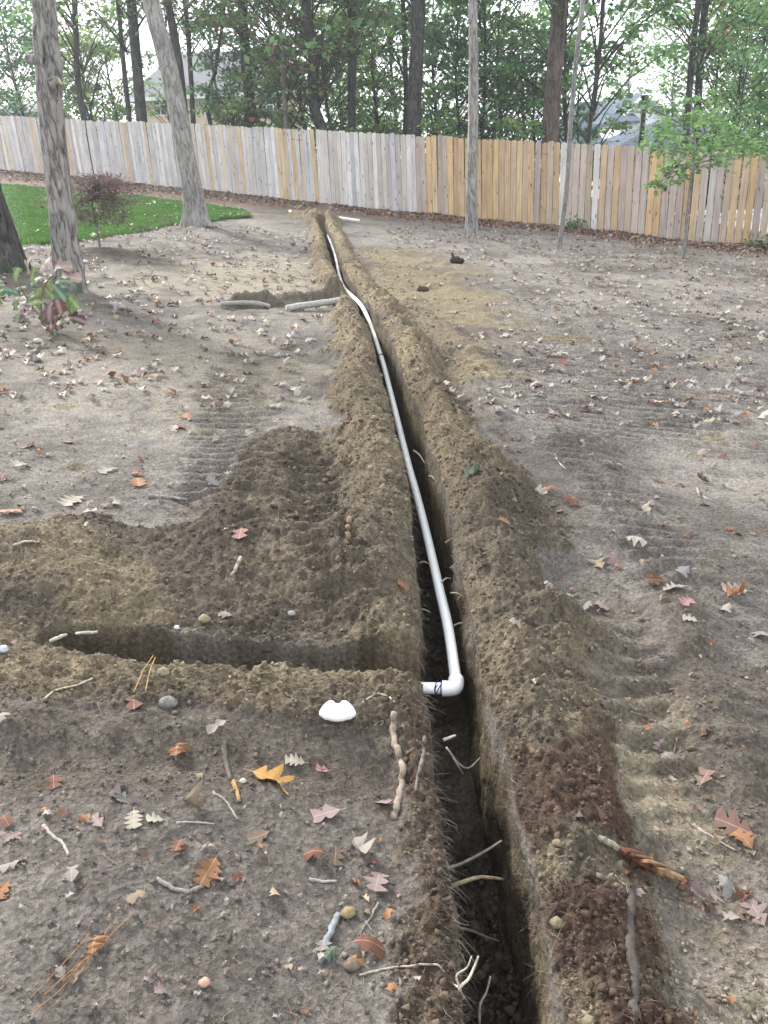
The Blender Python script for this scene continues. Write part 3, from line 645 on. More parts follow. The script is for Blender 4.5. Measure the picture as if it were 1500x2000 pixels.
def crown_mesh(name, mat_l, mat_b, acc, tw_):
    me = acc.mesh(name, mat_l); nv = len(me.vertices)
    if tw_ is None or not tw_.v: return me
    tm = tw_.mesh('twig', mat_b, True)
    a, b = bpy.data.objects.new('a', me), bpy.data.objects.new('b', tm)
    import bmesh
    bm = bmesh.new(); bm.from_mesh(me); nf = len(bm.faces); bm.from_mesh(tm); bm.faces.ensure_lookup_table()
    for fc in bm.faces[nf:]: fc.material_index = 1
    bm.to_mesh(me); bm.free(); bpy.data.objects.remove(a); bpy.data.objects.remove(b); bpy.data.meshes.remove(tm)
    me.materials.append(mat_b); return me
def lib_under(seed, pal, z0, z1, rad, nc, nper, size):
    rg = np.random.default_rng(seed); acc = Acc(); tb = MB(); cs = []
    for i in range(nc):
        t = rg.random()**.85; z = z0+(z1-z0)*t; rr = rad*(math.sin(math.pi*min(1, .12+.80*t))**.7)*math.sqrt(rg.uniform(.04, 1)); th = rg.uniform(0, 6.28)
        c = (rr*math.cos(th), rr*math.sin(th), z+.15*rr); cs.append(c)
        za = max(z0*.6, z-.55*rr-.3); tb.tube([(0, 0, za), (c[0]*.5, c[1]*.5, (za+c[2])/2+.12*rr), c], [.035*(1.1-t*.7), .022, .01], 4, False)
    sprays(acc, tb, cs, rad*.30, nper, size, pal, rg)
    return crown_mesh('crown', M['leafy'], M['bark_far'], acc, tb)
LIB = {}
for i, (k, z0, z1, rad, nc, npr, sz) in enumerate((('green', 1.0, 8.0, 2.6, 52, 86, .20), ('deep', .6, 7.5, 2.5, 54, 90, .19), ('yellow', 1.2, 6.6, 2.4, 48, 90, .19),
        ('mixed', 1.6, 9.0, 2.7, 50, 80, .20), ('rust', 2.6, 9.5, 2.3, 38, 70, .20), ('light', .8, 7.6, 2.6, 50, 90, .20))):
    LIB[k] = lib_under(300+i, PAL[k], z0, z1, rad, nc, npr, sz)
LIB['sparse'] = lib_under(320, PAL['light']+PAL['green'], 1.0, 8.5, 1.9, 40, 62, .19)
LIB['high'] = lib_under(321, PAL['green']+PAL['mixed'], 6.0, 12, 3.6, 44, 85, .22)
LIB['high_b'] = lib_under(322, PAL['deep']+PAL['mixed'], 5.4, 11.5, 3.3, 40, 85, .22)
LIB['bush'] = lib_under(323, PAL['yellow']+PAL['green'], .1, 2.3, 1.0, 34, 90, .13)

def trunk_mesh(path, rads, mat, sides=14, amp=.06, seed=0, flare=.35, flare_h=.5, knots=(), step=.12):
    P = smooth_path(path, 8); n0 = len(path); rr = np.interp(np.linspace(0, n0-1, len(P)), range(n0), rads)
    # resample along height
    pz = np.array([tuple(p) for p in P]); s = np.concatenate([[0], np.cumsum(np.linalg.norm(np.diff(pz, axis=0), axis=1))])
    m = max(12, int(s[-1]/step)); q = np.linspace(0, 1, m)**1.15*s[-1]
    ctr = np.stack([np.interp(q, s, pz[:, k]) for k in range(3)], 1); r = np.interp(q, s, rr)
    r = r*(1+flare*np.exp(-q/flare_h*1.6))
    th = np.linspace(0, 2*math.pi, sides, endpoint=False)
    A, Q = np.meshgrid(th, q); cx, sx = np.cos(A), np.sin(A)
    nn = amp*(fbm(cx*2.2+seed, sx*2.2+Q*.8, 2, 400+seed)+.8*np.abs(n2(A*sides/6.283*.45+seed*3, Q*1.6, 420+seed))-.4)
    nn = nn+flare*.5*np.exp(-Q/flare_h*2)*np.cos(A*5+seed)
    for ka, kq, kh in knots:
        da = np.angle(np.exp(1j*(A-ka))); nn = nn+kh*np.exp(-(da/.45)**2-((Q-kq)/.12)**2)
    RR = r[:, None]*(1+nn); V = np.stack([ctr[:, None, 0]+RR*cx, ctr[:, None, 1]+RR*sx, np.repeat(ctr[:, 2:3], sides, 1)], -1).reshape(-1, 3)
    i = np.arange(m-1)[:, None]*sides; j = np.arange(sides)[None]; j2 = (j+1) % sides
    F = np.stack([i+j, i+j2, i+sides+j2, i+sides+j], -1).reshape(-1, 4)
    return np_mesh('trunk', V, F, mat, True)
def px_tree(label, pix, Y, wpx, mat, ztop, name='tree', cat='tree', group=None, crown=None, cscale=1.0, crot=0.0, base_h=None, sides=14, amp=.06, flare=.3, seed=0, knots=(), step=.12, cz=None, wtop=None, flare_h=.5):
    """pix: trunk centre line in the photograph, from the base up"""
    pts = [aty(px, py, Y) for px, py in pix]; base = pts[0].copy()
    if base_h is not None:                       # base hidden by the fence: carry the line down to the ground
        g = hz(base.x, base.y); d = (pts[1]-pts[0]); 
        base = pts[0]-d*((pts[0].z-g)/max(d.z, .3)); base.x = pts[0].x+(base.x-pts[0].x)*.5; base.z = g; pts = [base]+pts
    else: base.z = hz(base.x, base.y); pts[0] = base.copy()
    base_w = base.copy()
    d = (pts[-1]-pts[-2]).normalized(); d.z = max(d.z, .5); d.normalize(); d = (d+Vector((0, 0, .6))).normalized()
    zt = ztop-pts[-1].z
    if zt > .5: pts += [pts[-1]+d*(zt*.5), pts[-1]+d*zt]
    w0 = wpx*Y/FPX/2*1.02; w1 = (wtop or wpx*.85)*Y/FPX/2
    rads = list(np.linspace(w0, w1, len(pts)-(2 if zt > .5 else 0)))+([w1*.75, w1*.25] if zt > .5 else [])
    loc = [p-base_w for p in pts]; loc[0] = loc[0]-Vector((0, 0, .12))
    e = empty(name, base_w, label, cat, group)
    link('trunk', trunk_mesh(loc, rads, M[mat], sides, amp, seed, flare, flare_h, knots, step), e)
    if crown:
        c = link('crown', LIB[crown], e); top = loc[-1]
        c.location = (top.x*.6, top.y*.6, cz if cz is not None else 0); c.scale = (cscale,)*3; c.rotation_euler = (0, 0, crot)
    return e
G_NEAR = 'tall trees inside the yard'; G_FAR = 'trees beyond the fence'
t1 = px_tree('thick grey barked tree with a sawn stub, standing behind the red leaved oak seedling', [(136, 577), (127, 480), (113, 350), (98, 200), (88, 60), (82, -40)], 9.1, 45, 'bark_grey', 10, 'oak_tree', wtop=36, crown='high', cscale=.8, sides=36, amp=.11, flare=.5, seed=1, knots=((2.6, 2.35, .10), (.2, 2.2, .22), (.1, .9, .10), (.3, .35, .25)), step=.05, cz=2.5)
def stub(e, Y, a, b, r0, r1):
    p, q = aty(*a, Y)-e.location, aty(*b, Y)-e.location
    mb = MB(); mb.tube([p, p*.5+q*.5+Vector((0, 0, .01)), q], [r0, r1*1.05, r1], 10, False, .06); o = mb.obj('branch_stub', M['bark_grey'], e, True)
    d = (q-p).normalized(); mb = MB(); mb.tube([q-d*.02, q+d*.006], [r1*.95, r1*.88], 10); mb.obj('cut_face', mat_plain('cut_wood', (.45, .36, .25), .9, .2, 40), o)
stub(t1, 9.05, (88, 122), (52, 115), .075, .042); stub(t1, 9.0, (100, 165), (116, 158), .06, .04)
px_tree('leaning grey tree standing at the tip of the green lawn', [(385, 446), (377, 380), (360, 285), (338, 170), (315, 75), (293, -10)], 16.3, 36, 'bark_pale', 12, 'oak_tree', wtop=28, crown='high_b', cscale=.8, sides=32, amp=.06, flare=.75, seed=2, step=.07, cz=4)
px_tree('dark rough barked tree cut by the left edge of the picture', [(-6, 540), (-18, 480), (-38, 400), (-62, 310), (-95, 200)], 10.1, 88, 'bark_dark', 11, 'oak_tree', crown='high', cscale=.8, crot=2, sides=36, amp=.12, flare=.45, seed=3, step=.06, cz=3)
px_tree('straight pale grey tree standing in front of the tan fence', [(922, 476), (921, 400), (924, 240), (925, 110), (923, -10)], 16.3, 22, 'bark_pale', 11, 'oak_tree', crown='high_b', cscale=.7, crot=1, sides=24, amp=.07, flare=.8, seed=4, step=.07, cz=4, wtop=15, flare_h=.3)
px_tree('slender curved grey sapling trunk in front of the tan fence, without leaves in view', [(1090, 485), (1098, 440), (1107, 360), (1114, 250), (1124, 130), (1139, -5)], 16.1, 9, 'bark_smooth', 7.5, 'young_tree', crown='sparse', cscale=.5, sides=12, amp=.05, flare=.3, seed=5, cz=5, wtop=8, flare_h=.2)
FAR = [
 ('dark tree trunk rising behind the fence, left of the metal garden hook', [(165, 238), (152, 160), (148, 60), (145, -10)], 33, 11, 'bark_far', 'sparse', 1.3, 2.2),
 ('thin dark trunk behind the fence, just left of the straight thick pine', [(254, 240), (246, 170), (238, 90), (229, -10)], 31, 9, 'bark_far', 'high', .75, 1.2),
 ('thick straight dark pine trunk left of the leaning grey tree', [(277, 240), (270, 160), (262, 70), (255, -10)], 30, 20, 'bark_dark', 'high_b', .9, 1.0),
 ('thin dark trunk half hidden behind the leaning grey tree', [(362, 246), (352, 150), (340, 70), (326, -10)], 29, 16, 'bark_far', 'high', .8, 1.5),
 ('slim brown trunk right of the leaning grey tree', [(378, 247), (374, 170), (368, 80), (360, -10)], 34, 9, 'bark_red', 'high_b', .8, 1.5),
 ('small crooked black trunk beside the window of the cream house', [(412, 246), (403, 205), (412, 165), (420, 140)], 32, 8, 'bark_dark', 'deep', .55, 2.3),
 ('brown tree trunk right of the cream house window', [(490, 252), (485, 170), (477, 70), (472, -10)], 31, 19, 'bark_far', 'high', .85, 1.0),
 ('thin pale trunk among the red tinged leaves', [(560, 255), (556, 190), (549, 80), (545, -10)], 28, 8, 'bark_smooth', 'rust', 1.0, .8),
 ('crooked dark oak trunk bent like an elbow behind the fence', [(630, 258), (612, 200), (612, 120), (600, 40), (596, -10)], 28, 20, 'bark_dark', 'mixed', 1.1, 1.2),
 ('straight dark trunk in the middle of the green leaves', [(688, 259), (687, 170), (689, 80), (686, -10)], 29, 15, 'bark_dark', 'high_b', .85, 1.3),
 ('slim dark trunk touching the left side of the thickest oak', [(791, 262), (793, 180), (790, 90), (787, -10)], 31, 9, 'bark_far', 'high', .7, 1.3),
 ('thickest dark oak trunk behind the joint of the two fences', [(809, 263), (810, 190), (815, 90), (818, -10)], 27, 27, 'bark_dark', 'high', .95, .6),
 ('thin black stem right of the straight pale grey tree', [(941, 272), (946, 190), (948, 100), (946, -10)], 29, 6, 'bark_dark', 'deep', .9, 2.0),
 ('thick reddish brown trunk behind the slender curved sapling', [(1075, 277), (1079, 190), (1087, 80), (1094, -10)], 25, 31, 'bark_red', 'high_b', .9, .8),
 ('thin dark stem just right of the thick reddish trunk', [(1106, 279), (1104, 190), (1104, 90), (1106, -10)], 28, 6, 'bark_far', 'sparse', 1.0, 1.5),
 ('slim stem with loose leaves left of the black flue pipe', [(1148, 280), (1160, 190), (1172, 90), (1179, -10)], 27, 8, 'bark_far', 'sparse', 1.05, .6),
 ('left stem of the dark twin trunks behind the leafy sapling', [(1338, 290), (1346, 180), (1355, 80), (1366, -10)], 27, 12, 'bark_dark', 'high', .75, 1.6),
 ('right stem of the dark twin trunks behind the leafy sapling', [(1358, 290), (1364, 180), (1370, 80), (1379, -10)], 28, 14, 'bark_dark', 'high_b', .75, 2.4),
]
for i, (lab, pix, Y, w, mt, cr, cs, rot) in enumerate(FAR):
    px_tree(lab, pix, Y, w, mt, 13 if cr.startswith('high') else pix and 7.5, 'woodland_tree', 'tree', G_FAR, cr, cs, rot*2.1, 0, 12, .07, .25, 10+i, (), .25, cz=0)
UND = [
 (-25, 36, 1.0, 'deep', 'dense dark green tree at the far left edge beyond the fence'), (45, 40, .9, 'deep', 'dark bluish green tree left of the tree with a sawn stub'),
 (125, 39, .62, 'green', 'low green tree beyond the fence, right of the tree with a sawn stub'), (180, 36, .72, 'yellow', 'yellow green tree above the metal garden hook'),
 (228, 42, .85, 'mixed', 'green tree with a few orange leaves left of the straight pine'),
 (332, 43, .6, 'sparse', 'thin leaved little tree before the cream house, behind the leaning grey tree'), (430, 40, .98, 'high_b', 'deep green oak hanging over the cream house roof'), (500, 33, .8, 'deep', 'dense dark green tree right of the cream house window'),
 (545, 36, 1.05, 'rust', 'tree with red and rust leaves near the thin pale trunk'), (590, 30, .72, 'green', 'fresh green tree left of the elbow shaped trunk'),
 (640, 31, .8, 'yellow', 'yellow green oak around the elbow shaped trunk'), (665, 38, 1.05, 'light', 'light green tree between the elbow shaped and the straight dark trunks'),
 (735, 33, .85, 'light', 'green tree filling the gap left of the thickest oak'), (770, 41, 1.15, 'green', 'tall green tree far behind the thickest oak'),
 (850, 34, .95, 'light', 'light green tree right of the thickest oak'), (895, 29, .75, 'green', 'low green tree just left of the straight pale grey tree'),
 (975, 31, .95, 'green', 'dense green tree right of the straight pale grey tree'), (1020, 38, 1.0, 'rust', 'rusty brown tree left of the thick reddish trunk'),
 (1045, 30, .6, 'green', 'low green tree at the foot of the thick reddish trunk'), (1130, 34, .66, 'sparse', 'loose light green tree in front of the grey blue roof'),
 (1225, 64, 1.25, 'sparse', 'airy light green tree behind the white gable'), (1310, 66, 1.2, 'sparse', 'thin leaved tree far behind the black flue pipe'),
 (1395, 31, .85, 'light', 'light green oak behind the leafy sapling'), (1440, 28, .75, 'light', 'bright green tree above the right end of the fence'),
 (1478, 33, 1.0, 'yellow', 'yellowing green tree at the right edge beyond the fence'), (1560, 30, 1.0, 'light', 'leafy green tree beyond the right edge of the fence'),
]
for i, (px, Y, s, k, lab) in enumerate(UND):
    p = aty(px, 250, Y); g = hz(p.x, p.y); e = empty('understory_tree', (p.x, p.y, g), lab, 'tree', G_FAR)
    c = link('crown', LIB[k], e); c.scale = (s*random.uniform(.95, 1.15), s*random.uniform(.95, 1.15), s); c.rotation_euler = (0, 0, random.uniform(0, 6.28))
    link('trunk', trunk_mesh([(0, 0, -.1), (.1, .05, 2*s), (-.05, .1, 4.5*s), (.05, 0, 7*s)], [.09*s+.02, .07*s, .05*s, .015], M['bark_far'], 8, .05, i, .2, .4, (), .5), e)
for px, Y, s, lab in ((452, 31, 1.0, 'yellow green upright shrub below the eaves of the cream house'), (400, 33, .7, 'low green shrub under the window of the cream house'), (540, 29, .8, 'low leafy shrub against the back of the weathered fence'), (720, 28, .8, 'small green shrub behind the fence by the straight dark trunk'), (865, 27, .9, 'green shrub behind the fence just right of the thickest oak'), (1000, 25, .9, 'green shrub behind the tan fence near the thick reddish trunk')):
    p = aty(px, 250, Y); e = empty('shrub', (p.x, p.y, hz(p.x, p.y)), lab, 'shrub', 'shrubs beyond the fence')
    c = link('crown', LIB['bush'], e); c.scale = (s, s, s*1.15); c.rotation_euler = (0, 0, px)
    mb = MB(); mb.tube([(0, 0, -.1), (.02, 0, .5*s), (.05, .03, 1.3*s)], [.03, .022, .008], 6); mb.obj('stem', M['bark_far'], e)
def far_woods():
    rg = np.random.default_rng(77); acc = Acc(); N = 960; cs = []
    for i in range(N):
        px = rg.uniform(-1300, 2600); Y = rg.uniform(62, 92); top = np.interp(px, [-500, 0, 100, 260, 420, 560, 900, 1040, 1120, 1200, 1310, 1400, 2000], [9, 7.5, 6, 4, 5, 7, 7.5, 6.5, 4.5, 2.2, 3.5, 7, 9])*(1+.25*math.sin(px*.013)+.2*math.sin(px*.041))
        p = aty(px, 280, Y); cs.append((p.x, p.y, rg.uniform(0, 1)**.8*top+.02*p.x*0))
    sprays(acc, None, cs, 1.9, 62, .42, PAL['deep']+PAL['green']+PAL['mixed'][:3], rg, flat=.6)
    tagk(link('distant_woods', acc.mesh('distant_woods', M['leafy'])), 'stuff')
far_woods()

# ------------------------------------------------------------------ houses beyond the fence
def quad_uv(me):
    uv = me.uv_layers.new(name='UVMap')
    for p in me.polygons:
        n = p.normal; u = Vector((0, 0, 1)).cross(n); u = u.normalized() if u.length > .05 else Vector((1, 0, 0)); v = n.cross(u)
        for li in p.loop_indices:
            co = me.vertices[me.loops[li].vertex_index].co; uv.data[li].uv = (co.dot(u), co.dot(v))
def hip_roof(x0, x1, y0, y1, ze, zr, inset, over, mat, parent, name='roof', rx=None):
    a, b, c, d = x0-over, x1+over, y0-over, y1+over; ym = (y0+y1)/2; r0, r1 = rx if rx else (x0+inset, x1-inset)
    v = [(a, c, ze), (b, c, ze), (b, d, ze), (a, d, ze), (r0, ym, zr), (r1, ym, zr)]+[(q[0], q[1], ze-.18) for q in ((a, c), (b, c), (b, d), (a, d))]
    f = [(0, 1, 5, 4), (1, 2, 5), (2, 3, 4, 5), (3, 0, 4), (6, 7, 1, 0), (7, 8, 2, 1), (8, 9, 3, 2), (9, 6, 0, 3), (9, 8, 7, 6)]
    mb = MB().add(v, f); me = mb.mesh(name, mat); quad_uv(me); return link(name, me, parent)
def window(parent, c, w, h, grid=(1, 2), y_out=.06, off=Vector((0, 0, 0))):
    x, y, z = c; mb = MB(); t = .07
    for dx in (-w/2, w/2): mb.box((x+dx, y-y_out/2, z), (t, y_out, h+t))
    for dz in (-h/2, h/2): mb.box((x, y-y_out/2, z+dz), (w-t, y_out, t))
    for i in range(1, grid[0]): mb.box((x-w/2+w*i/grid[0], y-y_out/2, z), (.035, y_out*.8, h-t))
    for i in range(1, grid[1]): mb.box((x, y-y_out/2+.002, z-h/2+h*i/grid[1]), (w-t, y_out*.7, .04))
    o = mb.obj('window', M['white'], parent); mb = MB(); mb.box((x, y-.012, z), (w-.02, .012, h-.02)); mb.obj('pane', M['glass'], o); return o
def left_house():
    Y = 50.0; pL, pR = aty(262, 186, Y), aty(575, 178, Y); ze = aty(413, 184, Y).z; g = hz(pL.x, Y)-1.5; zr = aty(320, 106, Y+4.5).z
    O = Vector(((pL.x+pR.x)/2, Y, g)); e = empty('house', O, 'cream walled house with a grey roof seen between the trunks at left', 'house')
    w = pR.x-pL.x; mb = MB(); mb.box((0, 4.5, (ze-g)/2), (w, 9, ze-g)); mb.obj('wall', M['cream'], e)
    hip_roof(-w/2, w/2, 0, 9, ze-g, zr-g, 1.6, .45, M['roofgrey'], e)
    mb = MB(); mb.box((0, -.47, ze-g-.10), (w+.9, .03, .2)); mb.obj('fascia', M['white'], e)
    for (a, b, gr) in (((413, 205), (.75, 1.1), (2, 2)), ((312, 205), (.7, 1.0), (2, 2)), ((520, 205), (.75, 1.1), (2, 2))):
        p = aty(*a, Y)-O; window(e, (p.x, 0, p.z), b[0], b[1], gr)
left_house()
def left_shed():
    Y = 44.0; p0, p1 = aty(-60, 225, Y), aty(74, 225, Y); zr = aty(20, 204, Y+2).z; g = hz(p0.x, Y)-.5
    O = Vector(((p0.x+p1.x)/2, Y, g)); e = empty('outbuilding', O, 'low building with a pale grey roof at the far left above the fence', 'building'); w = p1.x-p0.x
    mb = MB(); mb.box((0, 2, (p0.z-g)/2), (w, 4, p0.z-g)); mb.obj('wall', M['cream'], e); hip_roof(-w/2, w/2, 0, 4, p0.z-g, zr-g, .3, .25, M['roofgrey'], e)
left_shed()
def right_house():
    Y = 48.0; A = aty(1125, 286, Y); B = aty(1330, 286, Y); g = A.z-3.2; O = Vector(((A.x+B.x)/2, Y, g)); loc = lambda px, py, yy=Y: aty(px, py, yy)-O
    e = empty('house', O, 'white house with grey blue roof and a gable, left of the black flue pipe', 'house')
    x0, x1 = A.x-O.x, B.x-O.x; ze = A.z-g+.1; mb = MB(); mb.box((0, 5, ze/2), (x1-x0, 10, ze)); mb.obj('wall', M['white'], e)
    r = loc(1200, 196, Y+5); hip_roof(x0, x1, 0, 10, ze, r.z, 1.2, .4, M['shingle'], e)
    # gable wing coming forward
    ap = loc(1256, 188, Y-2.5); l, q = loc(1205, 240, Y-2.5), loc(1322, 240, Y-2.5); yf = -2.5
    v = [(l.x, yf, 0), (q.x, yf, 0), (q.x, yf, q.z), (ap.x, yf, ap.z), (l.x, yf, l.z), (l.x, 4, 0), (q.x, 4, 0), (q.x, 4, q.z), (ap.x, 4, ap.z), (l.x, 4, l.z)]
    MB().add(v, [(0, 1, 2, 3, 4), (9, 8, 7, 6, 5), (1, 6, 7, 2), (5, 0, 4, 9)]).obj('gable', M['white'], e)
    for s, (c, nm) in enumerate(((l, 'roof_slope'), (q, 'roof_slope'))):
        d = Vector((c.x-ap.x, 0, c.z-ap.z)); k = 1.12; a0 = Vector((ap.x, 0, ap.z+.04)); b0 = a0+d*k; n = Vector((0, 0, .14))
        v = [a0+Vector((0, yf-.25, 0)), b0+Vector((0, yf-.25, 0)), b0+Vector((0, 4, 0)), a0+Vector((0, 4, 0))]; v = v+[p+n for p in v]
        me = MB().add(v, [(0, 1, 2, 3), (7, 6, 5, 4), (0, 4, 5, 1), (1, 5, 6, 2), (2, 6, 7, 3), (3, 7, 4, 0)]).mesh('roof_slope', M['shingle']); quad_uv(me); o = link('roof_slope', me, e)
        mb = MB(); mb.tube([a0+Vector((0, yf-.29, 0)), b0+Vector((0, yf-.29, 0))], .11, 4); mb.obj('bargeboard', M['white'], o)
    # small dormer box before the gable
    a, b = loc(1211, 238, Y-4), loc(1245, 270, Y-4); mb = MB(); mb.box(((a.x+b.x)/2, -3.25, (a.z+b.z)/2-.6), (b.x-a.x, 1.5, a.z-b.z+1.2)); dr = mb.obj('dormer', M['white'], e)
    t = loc(1228, 221, Y-3); v = [(a.x-.15, -4.2, a.z), (b.x+.15, -4.2, a.z), (b.x+.15, -2.52, t.z), (a.x-.15, -2.52, t.z), (a.x-.15, -4.2, a.z-.1), (b.x+.15, -4.2, a.z-.1), (b.x+.15, -2.52, a.z-.1), (a.x-.15, -2.52, a.z-.1)]
    me = MB().add(v, [(0, 1, 2, 3), (4, 7, 6, 5), (0, 4, 5, 1), (1, 5, 6, 2), (3, 2, 6, 7), (0, 3, 7, 4)]).mesh('dormer_roof', M['shingle']); quad_uv(me); link('dormer_roof', me, e)
    p = loc(1226, 253, Y-4); window(e, (p.x, -4.0, p.z), .32, .36, (2, 2))
right_house()
def near_roof():
    Y = 35.0; a, b = aty(1180, 287, Y), aty(1470, 292, Y); r0, r1 = aty(1312, 227, Y+4), aty(1400, 225, Y+4); g = min(hz(a.x, Y), a.z-2.6)-.3; O = Vector(((a.x+b.x)/2, Y, g))
    e = empty('house', O, 'house with a low blue grey shingled hip roof behind the leafy sapling', 'house'); z = min(a.z, b.z)-g
    mb = MB(); mb.box((0, 4, z/2), (b.x-a.x-.6, 8, z)); mb.obj('wall', M['cream'], e)
    hip_roof(a.x-O.x, b.x-O.x, 0, 8, z, r0.z-g, 0, .3, M['shingle'], e, rx=(r0.x-O.x, r1.x-O.x))
    Yf = 33.5; p, q = aty(1250, 290, Yf), aty(1257, 186, Yf); x = (p.x+q.x)/2; gz = hz(p.x, Yf)
    f = empty('flue_pipe', (x, Yf, gz), 'tall black metal flue pipe rising above the tan fence', 'pipe')
    h = q.z-gz; mb = MB(); mb.tube([(0, 0, 0), (.03, 0, h-.25)], .10, 16); mb.obj('pipe', M['black'], f, True)
    mb = MB(); mb.tube([(.03, 0, h-.25), (.03, 0, h-.16)], .125, 16); mb.tube([(.03, 0, h-.10), (.03, 0, h)], .13, 16); mb.tube([(.03, 0, h-.16), (.03, 0, h-.1)], .09, 12); mb.obj('cap', M['black'], f)
    mb = MB(); mb.tube([(.012, 0, h*.55), (.014, 0, h*.55+.04)], .106, 16); mb.obj('clamp_band', M['concrete'], f)
near_roof()

# ------------------------------------------------------------------ garden poles
def poles():
    pts = [aty(*p, 29.2) for p in ((183, 338), (174, 290), (167, 240), (163, 190), (168, 160), (176, 138), (187, 117))]; b = pts[0].copy(); b.z = hz(b.x, b.y)
    mb = MB(); mb.tube([p-b for p in smooth_path([b]+pts[1:], 5)], .018, 6); o = mb.obj('garden_hook', M['black']); o.location = b
    tag(o, 'thin black metal garden pole bending over at the top, before the weathered fence', 'garden pole')
    b = aty(198, 238, 33); b.z = hz(b.x, b.y); e = empty('feeder_pole', b, 'slender dark pole with a black feeder behind the weathered fence', 'garden pole'); t = aty(198, 168, 33)-b
    mb = MB(); mb.tube([(0, 0, 0), t], .02, 6); mb.obj('pole', M['black'], e)
    mb = MB(); k = t+Vector((-.14, 0, 0)); mb.tube([k+Vector((0, 0, -.13)), k+Vector((0, 0, -.1)), k+Vector((0, 0, .06)), k+Vector((0, 0, .15))], [.05, .12, .10, .02], 10); mb.tube([t, k+Vector((0, 0, .13))], .012, 5); mb.obj('feeder', M['black'], e)
poles()

# ------------------------------------------------------------------ small trees and plants in the yard
def sapling():
    Y = 15.2; pix = [(1335, 507), (1340, 440), (1346, 380), (1356, 310), (1356, 250), (1350, 190)]
    pts = [aty(*p, Y) for p in pix]; b = pts[0].copy(); b.z = hz(b.x, b.y); pts[0] = b
    e = empty('oak_sapling', b, 'young oak sapling with bright green lobed leaves in front of the tan fence', 'sapling', G_NEAR)
    P = smooth_path([p-b for p in pts], 6); mb = MB(); mb.tube([Vector((0, 0, -.05))]+P, [.042]+list(np.linspace(.036, .008, len(P))), 8, False, .06)
    rg = np.random.default_rng(5); acc = Acc(); tpl = leaf_shape(3, 1, .40, .4, fold=.15, bend=.4, seed=9, stem=.12, coarse=True)
    cl = [((1350, 195), .13), ((1345, 225), .2), ((1310, 245), .24), ((1385, 232), .24), ((1420, 250), .22), ((1280, 262), .2), ((1330, 268), .25), ((1375, 275), .25), ((1430, 285), .24), ((1300, 292), .24), ((1345, 300), .24), ((1400, 302), .22), ((1262, 285), .16), ((1460, 280), .2), ((1320, 322), .2), ((1410, 320), .16), ((1300, 336), .12), ((1325, 350), .1), ((1278, 362), .14), ((1300, 358), .1), ((1470, 300), .2), ((1362, 322), .15)]
    tw_ = MB()
    for (px, r) in cl:
        c = aty(*px, Y+rg.uniform(-.55, .55))-b; k = min(range(len(P)), key=lambda i: abs(P[i].z-(c.z-.12))); a = P[k]
        if px[1] > 345: a = P[int(len(P)*.55)]
        mb.tube(smooth_path([a, a*.5+c*.5+Vector((0, 0, .04)), c], 3), .009, 4, False)
        n = int(44*r/.2); q = rg.normal(0, .5, (n, 3))*np.array([r, r, r*.45])*1.3
        pal = np.array([(.17, .30, .09), (.14, .26, .085), (.19, .32, .12), (.12, .23, .08)]*2+([(.14, .06, .05)] if px[0] < 1340 and px[1] > 280 else []))
        acc.add(*scatter(*[tpl[0], tpl[1]], np.array(c)+q, rot_rand(n, .6, rg), .13*rg.uniform(.6, 1.2, n), pal[rg.integers(0, len(pal), n)]*rg.uniform(.8, 1.2, (n, 1))))
    mb.obj('trunk', M['bark_smooth'], e, True); link('crown', acc.mesh('crown', M['leafy']), e)
sapling()
def maple():
    Y = 12.5; b = aty(197, 494, Y); b.z = hz(b.x, b.y)
    e = empty('maple_shrub', b, 'small purple red weeping maple in front of the lawn', 'shrub')
    pts = [aty(*p, Y)-b for p in ((197, 494), (192, 460), (184, 420), (180, 395), (186, 370))]; pts[0] = Vector((0, 0, -.04))
    mb = MB(); mb.tube(smooth_path(pts, 5), [.016]*10+[.013]*11, 7, False, .08); rg = np.random.default_rng(8); acc = Acc()
    fr = ([(0, 0, 0), (.07, .5, .03), (0, 1, -.12), (-.07, .5, .03)], [(0, 1, 2, 3)])
    for i in range(125):
        px = rg.normal(194, 36); py = 382-42*math.cos(min(1.4, abs(px-196)/62))+rg.uniform(0, 1)**1.5*88
        c = aty(px, py, Y+rg.normal(0, .28))-b; a = pts[3]+(pts[4]-pts[3])*rg.random(); m = a*.45+c*.55+Vector((0, 0, .10))
        if i % 2 == 0: mb.tube(smooth_path([a, m, c], 3), [.006]*4+[.003]*3, 3, False)
        n = 52; q = rg.normal(0, .06, (n, 3))*np.array([1, 1, .6]); q[:, 2] -= .03; col = np.array([(.13, .065, .075), (.10, .05, .06), (.16, .08, .085), (.075, .045, .05), (.09, .085, .05)])[rg.integers(0, 5, n)]*rg.uniform(.7, 1.3, (n, 1))
        acc.add(*scatter(*fr, np.array(c)+q, rot_rand(n, .7, rg), .075*rg.uniform(.5, 1.4, n), col))
    mb.obj('trunk', M['bark_smooth'], e, True); link('crown', acc.mesh('crown', M['leafy']), e)
maple()
